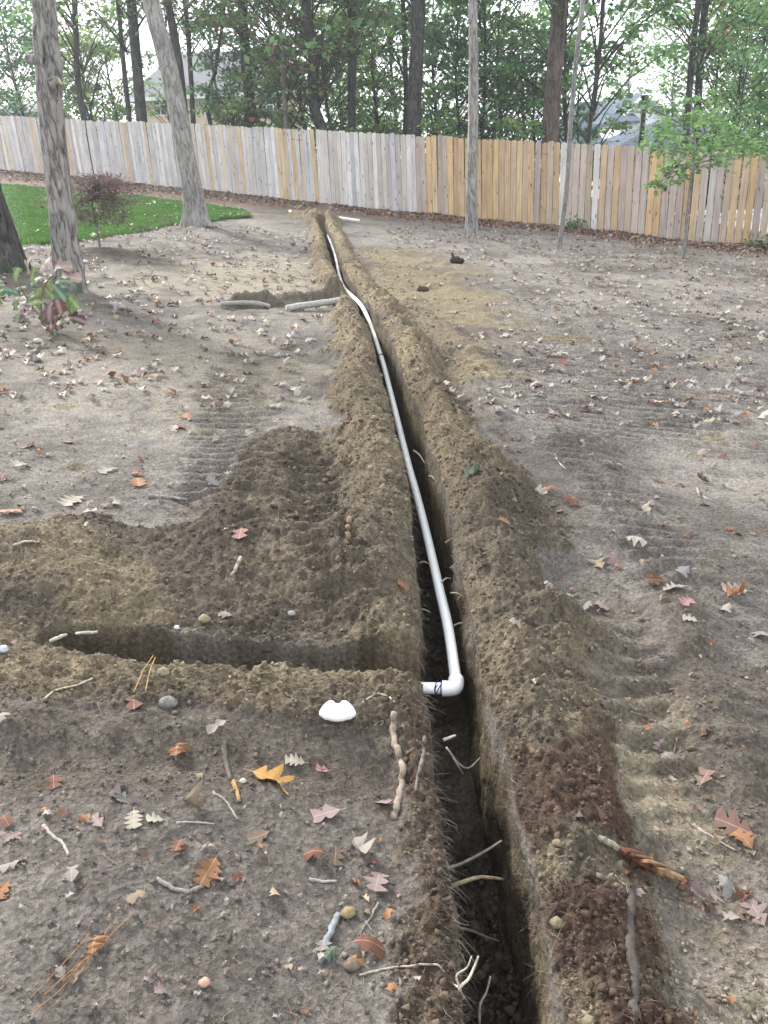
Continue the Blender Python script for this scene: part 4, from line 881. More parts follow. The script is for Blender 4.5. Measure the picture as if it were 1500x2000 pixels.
def seedling():
    b3 = at(100, 655); b3.z = hz(b3.x, b3.y); Y = b3.y
    e = empty('oak_seedling', b3, 'knee high oak seedling with large green, purple and pink leaves at the left edge', 'seedling')
    mb = MB(); S = [[(100, 655), (92, 632), (72, 610), (56, 588), (40, 560)], [(98, 650), (84, 625), (80, 590), (86, 560), (100, 540)], [(100, 652), (106, 632), (122, 612), (128, 590)]]
    for s in S: mb.tube(smooth_path([aty(*p, Y)-b3 for p in s], 4), .006, 6, False, .08)
    L = [((40, 572), (-.3, .2), .15, (.06, .15, .09)), ((10, 545), (-1, .2), .15, (.20, .24, .07)), ((8, 562), (-1, -.5), .14, (.11, .20, .05)), ((60, 540), (.2, .9), .16, (.40, .32, .26)), ((75, 535), (.7, .8), .17, (.44, .35, .30)), ((98, 530), (.9, .3), .17, (.36, .26, .22)), ((110, 545), (1, .1), .17, (.42, .30, .27)),
         ((100, 552), (.4, -.7), .15, (.06, .15, .09)), ((62, 560), (.1, .4), .13, (.13, .22, .06)), ((78, 558), (-.2, -.6), .14, (.12, .20, .05)), ((125, 570), (.9, -.7), .16, (.12, .19, .05)), ((108, 575), (.3, -.7), .14, (.15, .045, .045)), ((118, 582), (.6, -.4), .15, (.20, .09, .11)), ((100, 585), (-.2, -.9), .15, (.18, .10, .13)),
         ((85, 600), (-.1, -.8), .12, (.05, .07, .03)), ((102, 610), (.4, -.7), .13, (.10, .045, .055)), ((120, 620), (1, -.1), .16, (.11, .055, .065)), ((106, 632), (.5, .1), .11, (.08, .10, .04)), ((106, 640), (.1, -.8), .09, (.045, .085, .07)), ((75, 610), (.2, .8), .09, (.15, .22, .05)), ((48, 590), (.5, .4), .12, (.08, .16, .06)), ((30, 555), (.3, .9), .11, (.10, .18, .05))]
    r = random.Random(4); L2 = []
    for (px, d, ln, c) in L: L2 += [(px, d, ln*1.18, c if c[0] < c[1] else tuple(v*.75 for v in c))]+([((px[0]+r.uniform(-14, 14), px[1]+r.uniform(2, 20)), (r.uniform(-1, 1), r.uniform(-1, .4)), ln*.8, r.choice(((.10, .18, .06), (.13, .21, .06), (.07, .14, .07), (.15, .06, .06))))] if px[1] < 600 else [])
    L = L2
    for i, (px, d, ln, c) in enumerate(L):
        v, f = leaf_shape(3, ln, .36, .55, curl=r.uniform(-.5, .3), bend=r.uniform(.3, 1.0), fold=r.uniform(-.15, .25), seed=50+i, stem=.1)
        o = MB().add(v, f).obj('leaf', M['fallen'], e, True); o.location = aty(*px, Y+r.uniform(-.12, .12))-b3; o.color = (*c, 1)
        tgt = Vector((d[0], r.uniform(-.7, .1), d[1])).normalized(); z = Vector((r.uniform(-.4, .4), -.55, .8)); x = tgt.cross(z).normalized(); z = x.cross(tgt)
        o.rotation_euler = Matrix((x, tgt, z)).transposed().to_euler()
    mb.obj('stem', M['stick'], e, True).color = (.20, .12, .07, 1)
seedling()
def small_bushes():
    for (px, py), r, n, lab in (((1124, 452), .26, 150, 'small green weed growing at the foot of the tan fence'), ((1483, 487), .24, 120, 'small green weed at the foot of the fence by the right edge')):
        b = at(px, py); b.z = hz(b.x, b.y); e = empty('weed', b, lab, 'weed'); acc = Acc(); rg = np.random.default_rng(px); mb = MB(); q = rg.normal(0, .5, (n, 3))*np.array([r, r, r*.8]); q[:, 2] = np.abs(q[:, 2])+.06
        acc.add(*scatter(*LEAF4, q, rot_rand(n, .7, rg), .075*rg.uniform(.6, 1.3, n), np.array([(.08, .17, .05), (.10, .20, .06), (.06, .13, .05)])[rg.integers(0, 3, n)]))
        for k in range(7): mb.tube([(0, 0, -.02), tuple(q[k]*.5+np.array([0, 0, .02])), tuple(q[k])], .004, 4, False)
        mb.obj('stem', M['bark_smooth'], e); link('foliage', acc.mesh('foliage', M['leafy']), e)
small_bushes()

def lift(pix, h, n=5):
    """centre line lying on the ground through these places of the photograph"""
    out = []
    for p in smooth_path([(a, b, 0) for a, b in pix], n):
        q = at(p.x, p.y); 
        for _ in range(3): q = at(p.x, p.y, hz(q.x, q.y)-GX*q.x-GY*q.y)
        q.z += h; out.append(q)
    return out
# ------------------------------------------------------------------ the pipe in the trench, and loose pipe
def pipes():
    pp = [((892, 1338), -.125), ((876, 1230), -.135), ((858, 1150), -.145), ((835, 1050), -.15), ((815, 970), -.155), ((797, 905), -.15), ((781, 840), -.15), ((765, 775), -.14), ((750, 715), -.12), ((739, 680), -.11), ((726, 640), -.07), ((712, 607), -.0), ((700, 590), .04), ((686, 577), .06), ((672, 562), -.06), ((663, 540), -.09), ((656, 505), -.08), ((648, 480), -.09), ((641, 462), -.12), ((635, 449), -.26)]
    P = smooth_path([at(*p, h) for p, h in pp], 6); b = P[0].copy()
    e = empty('drain_pipe', b, 'long white plastic pipe running along the trench and ending in an elbow', 'pipe')
    R = .0205; P = [p-b for p in P]; mb = MB(); mb.tube(P, R, 20, False); o = mb.obj('pipe_run', M['pvc'], e, True)
    d = (P[0]-P[4]).normalized()                      # direction towards the camera
    lf = Vector((-1, .10, .02)); lf = (lf-d*lf.dot(d)*.2).normalized()
    cen = P[0]+d*.022                      # elbow: sweep from the pipe axis round to the stub axis
    arc = []
    for i in range(13):
        a = i/12; arc.append((cen-d*.034)*(1-a)**2+2*a*(1-a)*(cen+d*.006)+(cen+lf*.030)*a*a)
    k = MB(); k.tube(arc, .0252, 24, False); el = k.obj('elbow', M['pvc'], e, True)
    for q, dd in ((arc[0], -d), (arc[-1], lf)):
        k = MB(); k.tube([q-dd*.012, q+dd*.012, q+dd*.022, q+dd*.0225], [.0258, .0278, .0278, R], 24, False); k.obj('socket', M['pvc'], el, False)
    s0 = arc[-1]; s1 = s0+lf*.125; k = MB(); n = 20; vs = []; a = lf.cross(Vector((0, 0, 1))).normalized(); bb = a.cross(lf)
    for j, ln in enumerate((0, .02, .06, .105)):
        for m in range(n):
            th = 2*math.pi*m/n; q = a*math.cos(th)+bb*math.sin(th)
            x = ln if j < 3 else .150+.032*math.sin(th)*(-1 if bb.z < 0 else 1)     # mitred, longer on top
            vs.append(s0+lf*x+q*R)
    fs = [(j*n+m, j*n+(m+1) % n, (j+1)*n+(m+1) % n, (j+1)*n+m) for j in range(3) for m in range(n)]
    k.add(vs, fs); st = k.obj('pipe_stub', M['pvc'], e, True); sm = st.modifiers.new('wall', 'SOLIDIFY'); sm.thickness = .004; sm.offset = 1
    # purple primer: a ring at each socket and a loop on the stub
    def ring(c, ax, rad, w, nm='primer_mark', wob=.0):
        ax = ax.normalized(); u = ax.cross(Vector((.2, .1, 1))).normalized(); v = ax.cross(u); pts = []
        for i in range(25):
            th = 2*math.pi*i/24; pts.append(c+(u*math.cos(th)+v*math.sin(th))*rad+ax*wob*math.sin(2*th+1))
        k = MB(); k.tube(pts, w, 5, False); k.obj(nm, M['purple'], e)
    ring(s0+lf*.026, lf, R+.0002, .0024, wob=.001); ring(s0+lf*.045, lf, R+.0002, .0024, wob=.003)
    for sg, off in ((1, .030), (-1, .044)):
        k = MB(); pts = []
        for i in range(9):
            t = i/8; th = math.radians(20+110*t); u = Vector((0, -1, 0)); q = (u*math.sin(th)+Vector((0, 0, 1))*math.cos(th)); q = (q-lf*q.dot(lf)).normalized()
            pts.append(s0+lf*(.028+.019*(t if sg > 0 else .5+.5*math.sin(3*t)))+q*(R-.0005))
        k.tube(pts, .0023, 5, False); k.obj('primer_mark', M['purple'], e)
    ring(arc[0]-d*.024, d, R, .0016)
    m = int(len(P)*.45); ring(P[m], P[m+1]-P[m], R+.001, .006, 'dark_band')
    for ch in e.children:
        if ch.name.startswith('dark_band'): ch.data.materials[0] = M['black']
    # loose length lying across the far end of the trench
    A, B = at(566, 422), at(702, 436); A.z = hz(A.x, A.y)+.11; B.z = hz(B.x, B.y)+.05; mid = (A+B)/2
    mb = MB(); mb.tube([A-mid, (A-mid)*.3, (B-mid)*.3, B-mid], .034, 14, True); o = mb.obj('loose_pipe', mat_plain('cream_pvc', (.78, .76, .66), .45, .06, 12, .4), None, True); o.location = mid
    tag(o, 'loose cream white pipe lying across the far end of the trench', 'pipe')
    # spare elbow on the bank
    c = lift([(661, 1402), (662, 1402)], 0, 1)[0]; mb = MB(); up = Vector((0, .95, .42)).normalized(); rt = Vector((1, 0, -.05)).normalized(); pts = []; rad = []
    for i in range(17):
        th = math.radians(-90+(-48+96*i/16)); pts.append(rt*.046*math.cos(th)+up*(.046*math.sin(th)+.046)); s = abs(i-8)/8; rad.append((.0262+.0028*(s > .5))*(1 if s < .95 else .95))
    pts = [p+Vector((0, -.01, .026)) for p in pts]
    mb.tube(pts, rad, 24, False); o = mb.obj('elbow_fitting', M['pvc'], None, True); sm = o.modifiers.new('wall', 'SOLIDIFY'); sm.thickness = .0045; sm.offset = -1; o.location = c
    tag(o, 'loose white plastic elbow fitting lying on the bank beside the ditch', 'pipe fitting')
pipes()

# ------------------------------------------------------------------ roots, sticks, stones
def stick(name, cat, label, pix, wpx, col, h=.4, taper=.7, group=None, forks=(), sides=8, jit=.10, ends=None):
    P = lift(pix, 0); b = P[len(P)//2].copy(); dist = (b-CAMP).dot(CR @ Vector((0, 0, -1))); r = wpx/2*dist/FPX
    rs = [r*(1+(taper-1)*i/(len(P)-1)) for i in range(len(P))]; rk = random.Random(len(label)*7+len(pix)); Q = [p-b+Vector((rk.gauss(0, .2)*r, rk.gauss(0, .2)*r, rs[i]*h+rk.gauss(0, .08)*r)) for i, p in enumerate(P)]; col = tuple(c*.78 for c in col); rs = [q*rk.uniform(.92, 1.07) for q in rs]
    mb = MB(); mb.tube(Q, rs, sides, True, jit, len(label)); o = mb.obj(name, M['stick'], None, True); o.location = b; o.color = (*col, 1)
    if forks:
        e = empty(name, b, label, cat, group); o.name = 'stem'; o.parent = e; o.location = (0, 0, 0)
        for f in forks:
            F = lift(f, 0, 4); k = MB(); k.tube([p-b+Vector((0, 0, r*h)) for p in F], [r*.7*(1-.5*i/len(F)) for i in range(len(F))], 6, True, jit); q = k.obj('side_twig', M['stick'], e, True); q.color = (*col, 1)
        return e
    return tag(o, label, cat, group)
GS = 'sticks lying on the bare soil'
stick('root', 'root', 'long mottled pale brown root lying along the left lip of the trench', [(770, 1393), (768, 1440), (780, 1478), (787, 1520), (778, 1565), (770, 1600)], 13, (.30, .24, .185), taper=1.1, group=GS)
stick('stick', 'stick', 'short dark stick with a broken end, left of the big orange leaf', [(437, 1448), (441, 1490), (452, 1525)], 13, (.12, .10, .085), group=GS)
stick('wood_splinter', 'splinter', 'bright orange splinter of wood at the tip of the short dark stick', [(455, 1528), (463, 1545), (469, 1568)], 10, (.34, .21, .09), group=GS)
stick('stick', 'stick', 'curved grey stick passing under an orange leaf', [(305, 1716), (330, 1732), (365, 1742), (400, 1728), (428, 1704)], 10, (.27, .25, .23), group=GS)
stick('stick', 'stick', 'thick grey stick pointing at a pale green leaf near the trench', [(662, 1790), (648, 1815), (636, 1850), (626, 1884)], 15, (.25, .26, .27), taper=.8, group=GS)
stick('twig', 'twig', 'forked thin twig right of the thick grey stick', [(739, 1764), (725, 1790), (708, 1815)], 6, (.24, .22, .19), group=GS, forks=([(722, 1795), (700, 1828)], [(714, 1800), (728, 1822)]))
stick('twig', 'twig', 'knobbly pale twig at the left edge, below a pink leaf', [(84, 1613), (102, 1632), (122, 1648), (134, 1672)], 8, (.36, .33, .29), group=GS)
stick('twig', 'twig', 'thin straight pale twig on the right of the reddish heap', [(1353, 1612), (1390, 1635), (1435, 1661)], 6, (.46, .40, .32), group=GS)
stick('stick', 'stick', 'dark stick lying along the left lip just right of the mottled root', [(828, 1440), (826, 1480), (818, 1510), (812, 1545)], 9, (.17, .15, .13), group=GS)
stick('stick', 'stick', 'short thick stick among leaves above the dug heap at left', [(291, 971), (325, 973), (366, 978)], 10, (.25, .23, .21), group=GS)
stick('wood_chip', 'wood chip', 'brown upright chip of bark on the left spoil bank', [(684, 1022), (679, 1042), (683, 1064)], 13, (.20, .14, .09), taper=.6, h=1.6, sides=5, group=GS)
stick('twig', 'twig', 'small straight pale twig in the middle of the near ground', [(604, 1718), (630, 1722), (658, 1722)], 7, (.36, .34, .30), group=GS)
stick('root', 'root', 'thin white root arching over the closed end of the side ditch', [(98, 1258), (128, 1245), (160, 1240), (192, 1238)], 6, (.50, .46, .38), h=1.5, group=GS)
stick('root', 'root', 'pale root lying on the top of the heap at the left edge', [(-5, 1078), (25, 1068), (50, 1060), (78, 1060)], 6, (.46, .42, .34), h=1, group=GS)
stick('root', 'root', 'wavy pale root on the near bank of the side ditch', [(88, 1367), (110, 1350), (150, 1340), (195, 1320)], 5, (.48, .43, .34), h=1, group=GS)
stick('root', 'root', 'small pale brown root sticking out of the dark heap', [(470, 1093), (462, 1112), (452, 1126)], 8, (.40, .34, .25), h=1, group=GS)
stick('root', 'root', 'branching pale root near the loose white elbow', [(706, 1376), (735, 1358), (758, 1362), (770, 1372)], 5, (.42, .38, .32), h=1, group=GS, forks=([(738, 1358), (748, 1340)],))
stick('root', 'root', 'wiry dark brown root curving across the right hand track', [(1232, 1392), (1270, 1405), (1302, 1424), (1322, 1445), (1314, 1478), (1316, 1492)], 4, (.22, .19, .16), h=1, group=GS)
stick('root', 'root', 'dark vertical root winding down the right hand track', [(1284, 1560), (1286, 1590), (1296, 1615), (1310, 1640)], 5, (.17, .14, .12), group=GS)
stick('branch', 'branch', 'thick dark brown branch half buried in the crumbly right bank', [(1232, 1730), (1228, 1780), (1229, 1840), (1236, 1900), (1240, 1960), (1246, 1995)], 24, (.095, .078, .066), h=.25, taper=.7, group=GS, sides=10)
stick('twig', 'twig', 'short pale twig lying across the bare ground at the lower left edge', [(-5, 1702), (10, 1699), (30, 1696)], 5, (.42, .40, .36), group=GS)
stick('twig', 'twig', 'thin grey twig beneath a row of cream leaves', [(345, 1608), (375, 1606), (420, 1610)], 5, (.40, .37, .33), group=GS)
stick('twig', 'twig', 'slanting thin twig right of the short dark stick', [(415, 1548), (440, 1565), (465, 1602)], 6, (.33, .30, .26), group=GS)
stick('twig', 'twig', 'hooked twig lying in the leaves to the right of the trench, far up the track', [(1362, 955), (1368, 968), (1392, 980)], 5, (.40, .37, .33), group=GS)
stick('twig', 'twig', 'looped thin root among leaves right of the green leaf', [(1084, 888), (1090, 902), (1106, 918)], 4, (.42, .40, .36), group=GS)
stick('root', 'root', 'pale root lying on the near left lip of the trench at the bottom', [(702, 1907), (745, 1895), (800, 1888), (850, 1885), (868, 1900)], 5, (.38, .32, .25), h=1, group=GS)
def splinter():
    P = lift([(1168, 1648), (1195, 1662), (1225, 1682), (1255, 1698), (1290, 1715), (1333, 1730)], .022); b = P[len(P)//2].copy(); e = empty('broken_branch', b, 'splintered branch, white at one end and orange at the other, on the right bank', 'branch')
    n = len(P); Q = [p-b for p in P]
    for nm, a, c, col, r in (('pale_end', 0, int(n*.4), (.27, .235, .18), .008), ('bark', int(n*.28), int(n*.8), (.09, .038, .024), .016), ('orange_end', int(n*.66), n, (.22, .14, .07), .011)):
        q = Q[a:c]; k = MB(); rr = [r*(.55+.45*math.sin(math.pi*(i+.8)/(len(q)+.3))) for i in range(len(q))]; k.tube(q, rr, 7, True, .3, a); o = k.obj(nm, M['stick'], e, False); o.color = (*col, 1)
        if nm == 'bark':
            for j in range(5):
                t = q[1+j*(len(q)-2)//5]; k = MB(); k.tube([t, t+Vector((.015, -.02, .018)), t+Vector((.05, -.03, .014))], [.006, .005, .001], 5); s = k.obj('sliver', M['stick'], o); s.color = (.24, .14, .07, 1) if j % 2 else (.12, .05, .03, 1)
splinter()
def cut_roots():
    for pts, r0, r1, lab, col in (([((560, 603), .02), ((585, 598), .04), ((620, 593), .065), ((655, 588), .08), ((680, 583), .09)], .036, .030, 'thick pale grey severed root lying up to the lip of the trench', (.36, .34, .305)),
                             ([((432, 594), .02), ((465, 592), .035), ((500, 593), .035), ((527, 600), .0)], .022, .030, 'second grey severed root further left of the thick one', (.26, .24, .215))):
        Q = smooth_path([at(*p, h) for p, h in pts], 5); b = Q[len(Q)//2].copy(); mb = MB(); n = len(Q); mb.tube([q-b for q in Q], [r0+(r1-r0)*i/(n-1) for i in range(n)], 16, True, .05, n); o = mb.obj('severed_root', M['stick'], None, True); o.location = b; o.color = (*col, 1); tag(o, lab, 'root', 'severed tree roots')
    for (px, py), r, lab, nm, cat, col in (((893, 519), .085, 'black lump of charred wood with a stub on the spread earth', 'charred_stump', 'stump', (.03, .026, .024)), ((826, 563), .06, 'dark lump of earth on the light spread soil beyond the leafy right bank', 'earth_lump', 'clod', (.07, .05, .04))):
        c = at(px, py); c.z = hz(c.x, c.y); rg = random.Random(px); mb = MB(); pts = [Vector((-r*1.2, 0, r*.3)), Vector((-r*.5, 0, r*.5)), Vector((r*.3, 0, r*.45)), Vector((r*1.2, .02, r*.3))]
        mb.tube(smooth_path(pts, 3), [r*.25, r*.6, r*.7, r*.75, r*.7, r*.72, r*.6, r*.5, r*.45, r*.2], 10, True, .22, px)
        if nm == 'charred_stump':
            mb.tube([Vector((-r*.4, 0, r*.5)), Vector((-r*.8, .02, r*1.5)), Vector((-r*.9, .02, r*1.9))], [r*.3, r*.2, r*.12], 7, True, .1); mb.tube([Vector((-r*.3, 0, r*.6)), Vector((r*.1, 0, r*1.3))], [r*.2, r*.08], 6)
        o = mb.obj(nm, M['stick'], None, False); o.location = c; o.color = (*col, 1); tag(o, lab, cat)
cut_roots()
def trench_roots():
    """roots that cross or hang in the trench"""
    def rt(lab, pts, w, col=(.26, .22, .18), forks=()):
        Q = smooth_path([at(*p, h) for p, h in pts], 5); b = Q[0].copy(); d = (b-CAMP).length; r = w/2*d/FPX; mb = MB(); n = len(Q); mb.tube([q-b for q in Q], [r*(1-.45*i/n) for i in range(n)], 7, True, .12, n)
        o = mb.obj('root', M['stick'], None, True); o.location = b; o.color = (*col, 1)
        if forks:
            e = empty('root', b, lab, 'root', 'roots crossing the trench'); o.parent = e; o.location = (0, 0, 0); o.name = 'stem'
            for f in forks:
                F = smooth_path([at(*p, h) for p, h in f], 4); k = MB(); k.tube([q-b for q in F], [r*.7*(1-.5*i/len(F)) for i in range(len(F))], 6, True, .12); q = k.obj('side_twig', M['stick'], e, True); q.color = (*col, 1)
        else: tag(o, lab, 'root', 'roots crossing the trench')
    rt('thick brown root bridging the trench level with the half buried branch', [((878, 1732), -.10), ((905, 1722), -.085), ((940, 1713), -.09), ((982, 1717), -.12)], 9, (.27, .21, .14))
    rt('thinner grey root slanting across the trench above the thick brown one', [((872, 1697), -.16), ((905, 1685), -.17), ((945, 1664), -.15), ((980, 1642), -.12)], 7)
    rt('dark root low in the trench below the thick brown one', [((884, 1812), -.2), ((915, 1816), -.2), ((950, 1830), -.22), ((975, 1838), -.24)], 6, (.14, .12, .10))
    rt('pale forked twig standing at the near end of the trench', [((905, 1950), -.03), ((898, 1930), 0.01), ((915, 1912), .02), ((928, 1885), .03), ((934, 1868), .05)], 6, (.42, .37, .30), ([((898, 1930), .01), ((892, 1905), .03), ((912, 1890), .06), ((921, 1868), .09)], [((898, 1930), .01), ((885, 1922), .0)]))
    rt('single bent twig standing beside the pale forked one in the trench', [((936, 1998), -.16), ((938, 1962), -.12), ((950, 1938), -.10), ((958, 1908), -.06)], 5, (.32, .28, .23))
    rt('long whiskery root drooping into the trench below the pipe elbow', [((872, 1460), .02), ((895, 1490), -.05), ((915, 1500), -.09), ((938, 1480), -.10)], 4, (.33, .30, .26), ([((885, 1480), -.02), ((905, 1512), -.08)],))
    rt('broken pale root poking from the left wall below the pipe elbow', [((866, 1445), .0), ((880, 1440), .0), ((890, 1436), .01)], 7, (.42, .37, .31))
    cnt = {}; ords = ('first', 'second', 'third', 'fourth', 'fifth', 'sixth', 'seventh', 'eighth')
    for i, (a, b, h) in enumerate(sorted((((862, 1138), (880, 1130), -.05), ((880, 1158), (908, 1168), -.08), ((893, 1172), (912, 1160), -.1), ((886, 1222), (912, 1220), -.12), ((815, 1192), (840, 1196), -.1), ((818, 1100), (838, 1102), -.1), ((870, 1060), (900, 1050), -.03), ((880, 1110), (912, 1092), -.06), ((808, 880), (830, 905), -.05), ((838, 930), (850, 940), -.04)), key=lambda t: -t[0][1])):
        side = 'left' if a[0] < 845 and a[1] > 1000 or a[0] < 820 else 'right'; cnt[side] = cnt.get(side, 0)+1
        rt(f'short pale root end on the {side} trench wall, {ords[cnt[side]-1]} one up from the pipe elbow', [(a, h), (((a[0]+b[0])/2, (a[1]+b[1])/2-4), h+.01), (b, h)], 4, (.28, .24, .19))
trench_roots()
def stones():
    r = random.Random(12); bm_v = None
    T = [((330, 1379), .022, (.15, .15, .13), 'smooth grey stone at the foot of the near ditch bank'), ((236, 1541), .010, (.075, .06, .055), 'dark round acorn lying on the bare near ground'), ((88, 1585), .008, (.26, .15, .07), 'orange brown acorn at the left of the near ground'), ((8, 1272), .014, (.34, .36, .38), 'white stone at the left edge on the ditch bank'), ((346, 1228), .009, (.45, .45, .46), 'small white chip on the far bank of the side ditch'), ((400, 1214), .018, (.20, .165, .105), 'yellow brown clod on the heap above the side ditch'), ((320, 1318), .017, (.20, .17, .115), 'largest clod on the near bank of the side ditch'), ((680, 1788), .014, (.21, .165, .085), 'yellow clod by the thick grey stick'), ((688, 1890), .015, (.13, .105, .075), 'brown clod below the thick grey stick'), ((475, 1528), .008, (.40, .36, .30), 'tiny pale acorn beside the orange splinter'), ((75, 670), .03, (.42, .39, .34), 'pale stone at the foot of the oak seedling'), ((400, 1923), .010, (.38, .24, .18), 'small reddish pebble at the bottom of the picture'), ((1088, 1650), .010, (.19, .155, .09), 'yellowish clod on the reddish right bank'), ((1088, 1807), .013, (.17, .14, .085), 'large yellow clod on the right bank near the bottom'), ((570, 1201), .012, (.22, .22, .22), 'small angular grey stone low on the dark heap')]
    for i, ((px, py), s, c, lab) in enumerate(T):
        p = lift([(px, py), (px+1, py)], 0, 1)[0]; mb = MB(); s2 = s*1.25; pts = [Vector((x*s2, 0, 0)) for x in (-1, -.8, -.4, 0, .4, .8, 1)]
        mb.tube(pts, [s2*.15, s2*.5, s2*.8, s2*.85, s2*.75, s2*.5, s2*.12], 10, True, .22 if 'clod' in lab else .12 if 'acorn' not in lab else .02, i); nm = 'acorn' if 'acorn' in lab else ('clod' if 'clod' in lab else 'stone')
        o = mb.obj(nm, M['stick'], None, True); o.location = p+Vector((0, 0, s*.55)); o.rotation_euler = (0, .1, r.uniform(-.6, .6)); o.scale = (1, 1, .8); o.color = (*c, 1); tag(o, lab, nm)
stones()

# ------------------------------------------------------------------ fallen leaves
LM = []
rl = random.Random(21)
for i in range(16):
    v, f = leaf_shape(rl.choice((2, 3, 3)), 1, rl.uniform(.26, .42), rl.uniform(.28, .5), curl=rl.uniform(-.9, 1.1), bend=rl.uniform(-1.0, 1.6), fold=rl.uniform(-.1, .3), seed=i)
    v = np.array(v); v[:, 1] -= .5; v[:, 2] -= v[:, 2].min()*.8; LM.append(MB().add(v.tolist(), f).mesh('fallen_leaf', M['fallen'], True))
NF = len(LM)
for i in range(5):
    v, f = leaf_shape((3, 4, 3, 2, 4)[i], 1, (.40, .34, .36, .34, .30)[i], .3, curl=.15, bend=.12, fold=.08, seed=60+i)
    v = np.array(v); v[:, 1] -= .5; v[:, 2] -= v[:, 2].min()*.8; LM.append(MB().add(v.tolist(), f).mesh('fallen_leaf', M['fallen'], True))
GL = 'fallen oak leaves on the bare ground'
COLS = dict(orange=(.40, .19, .085), rust=(.25, .11, .07), pale=(.45, .39, .335), cream=(.52, .46, .36), pink=(.35, .255, .24), brown=(.20, .14, .105), tan=(.40, .31, .21), grey=(.36, .34, .325), green=(.20, .26, .18), yellow=(.58, .32, .09))
COLS = {k: tuple(c*.70 for c in q) for k, q in COLS.items()}
def leaf(px, py, wpx, col, label, rot=None, tilt=.18, mesh=None, h=.004, group=GL, r=rl):
    p = lift([(px, py), (px+1, py)], 0, 1)[0]; d = (p-CAMP).dot(CR @ Vector((0, 0, -1))); L = wpx*1.12*d/FPX
    o = link('fallen_leaf', LM[mesh if mesh is not None else r.randrange(NF)]); dx = .03
    nx = (hz(p.x+dx, p.y)-hz(p.x-dx, p.y))/(2*dx); ny = (hz(p.x, p.y+dx)-hz(p.x, p.y-dx))/(2*dx)
    nx = max(-.7, min(.7, nx)); ny = max(-.7, min(.7, ny))
    n = Vector((-nx+r.gauss(0, tilt), -ny+r.gauss(0, tilt), 1)).normalized()
    o.rotation_euler = (n.to_track_quat('Z', 'Y').to_matrix() @ Matrix.Rotation(rot if rot is not None else r.uniform(0, 6.28), 3, 'Z')).to_euler()
    o.location = p+Vector((0, 0, h+.02*L)); o.scale = (L, L, L*r.uniform(.7, 1.2)); c = COLS[col] if isinstance(col, str) else col; q = r.uniform(.85, 1.12); o.color = (c[0]*q, c[1]*q, c[2]*q, 1)
    return tag(o, label, 'leaf', group)
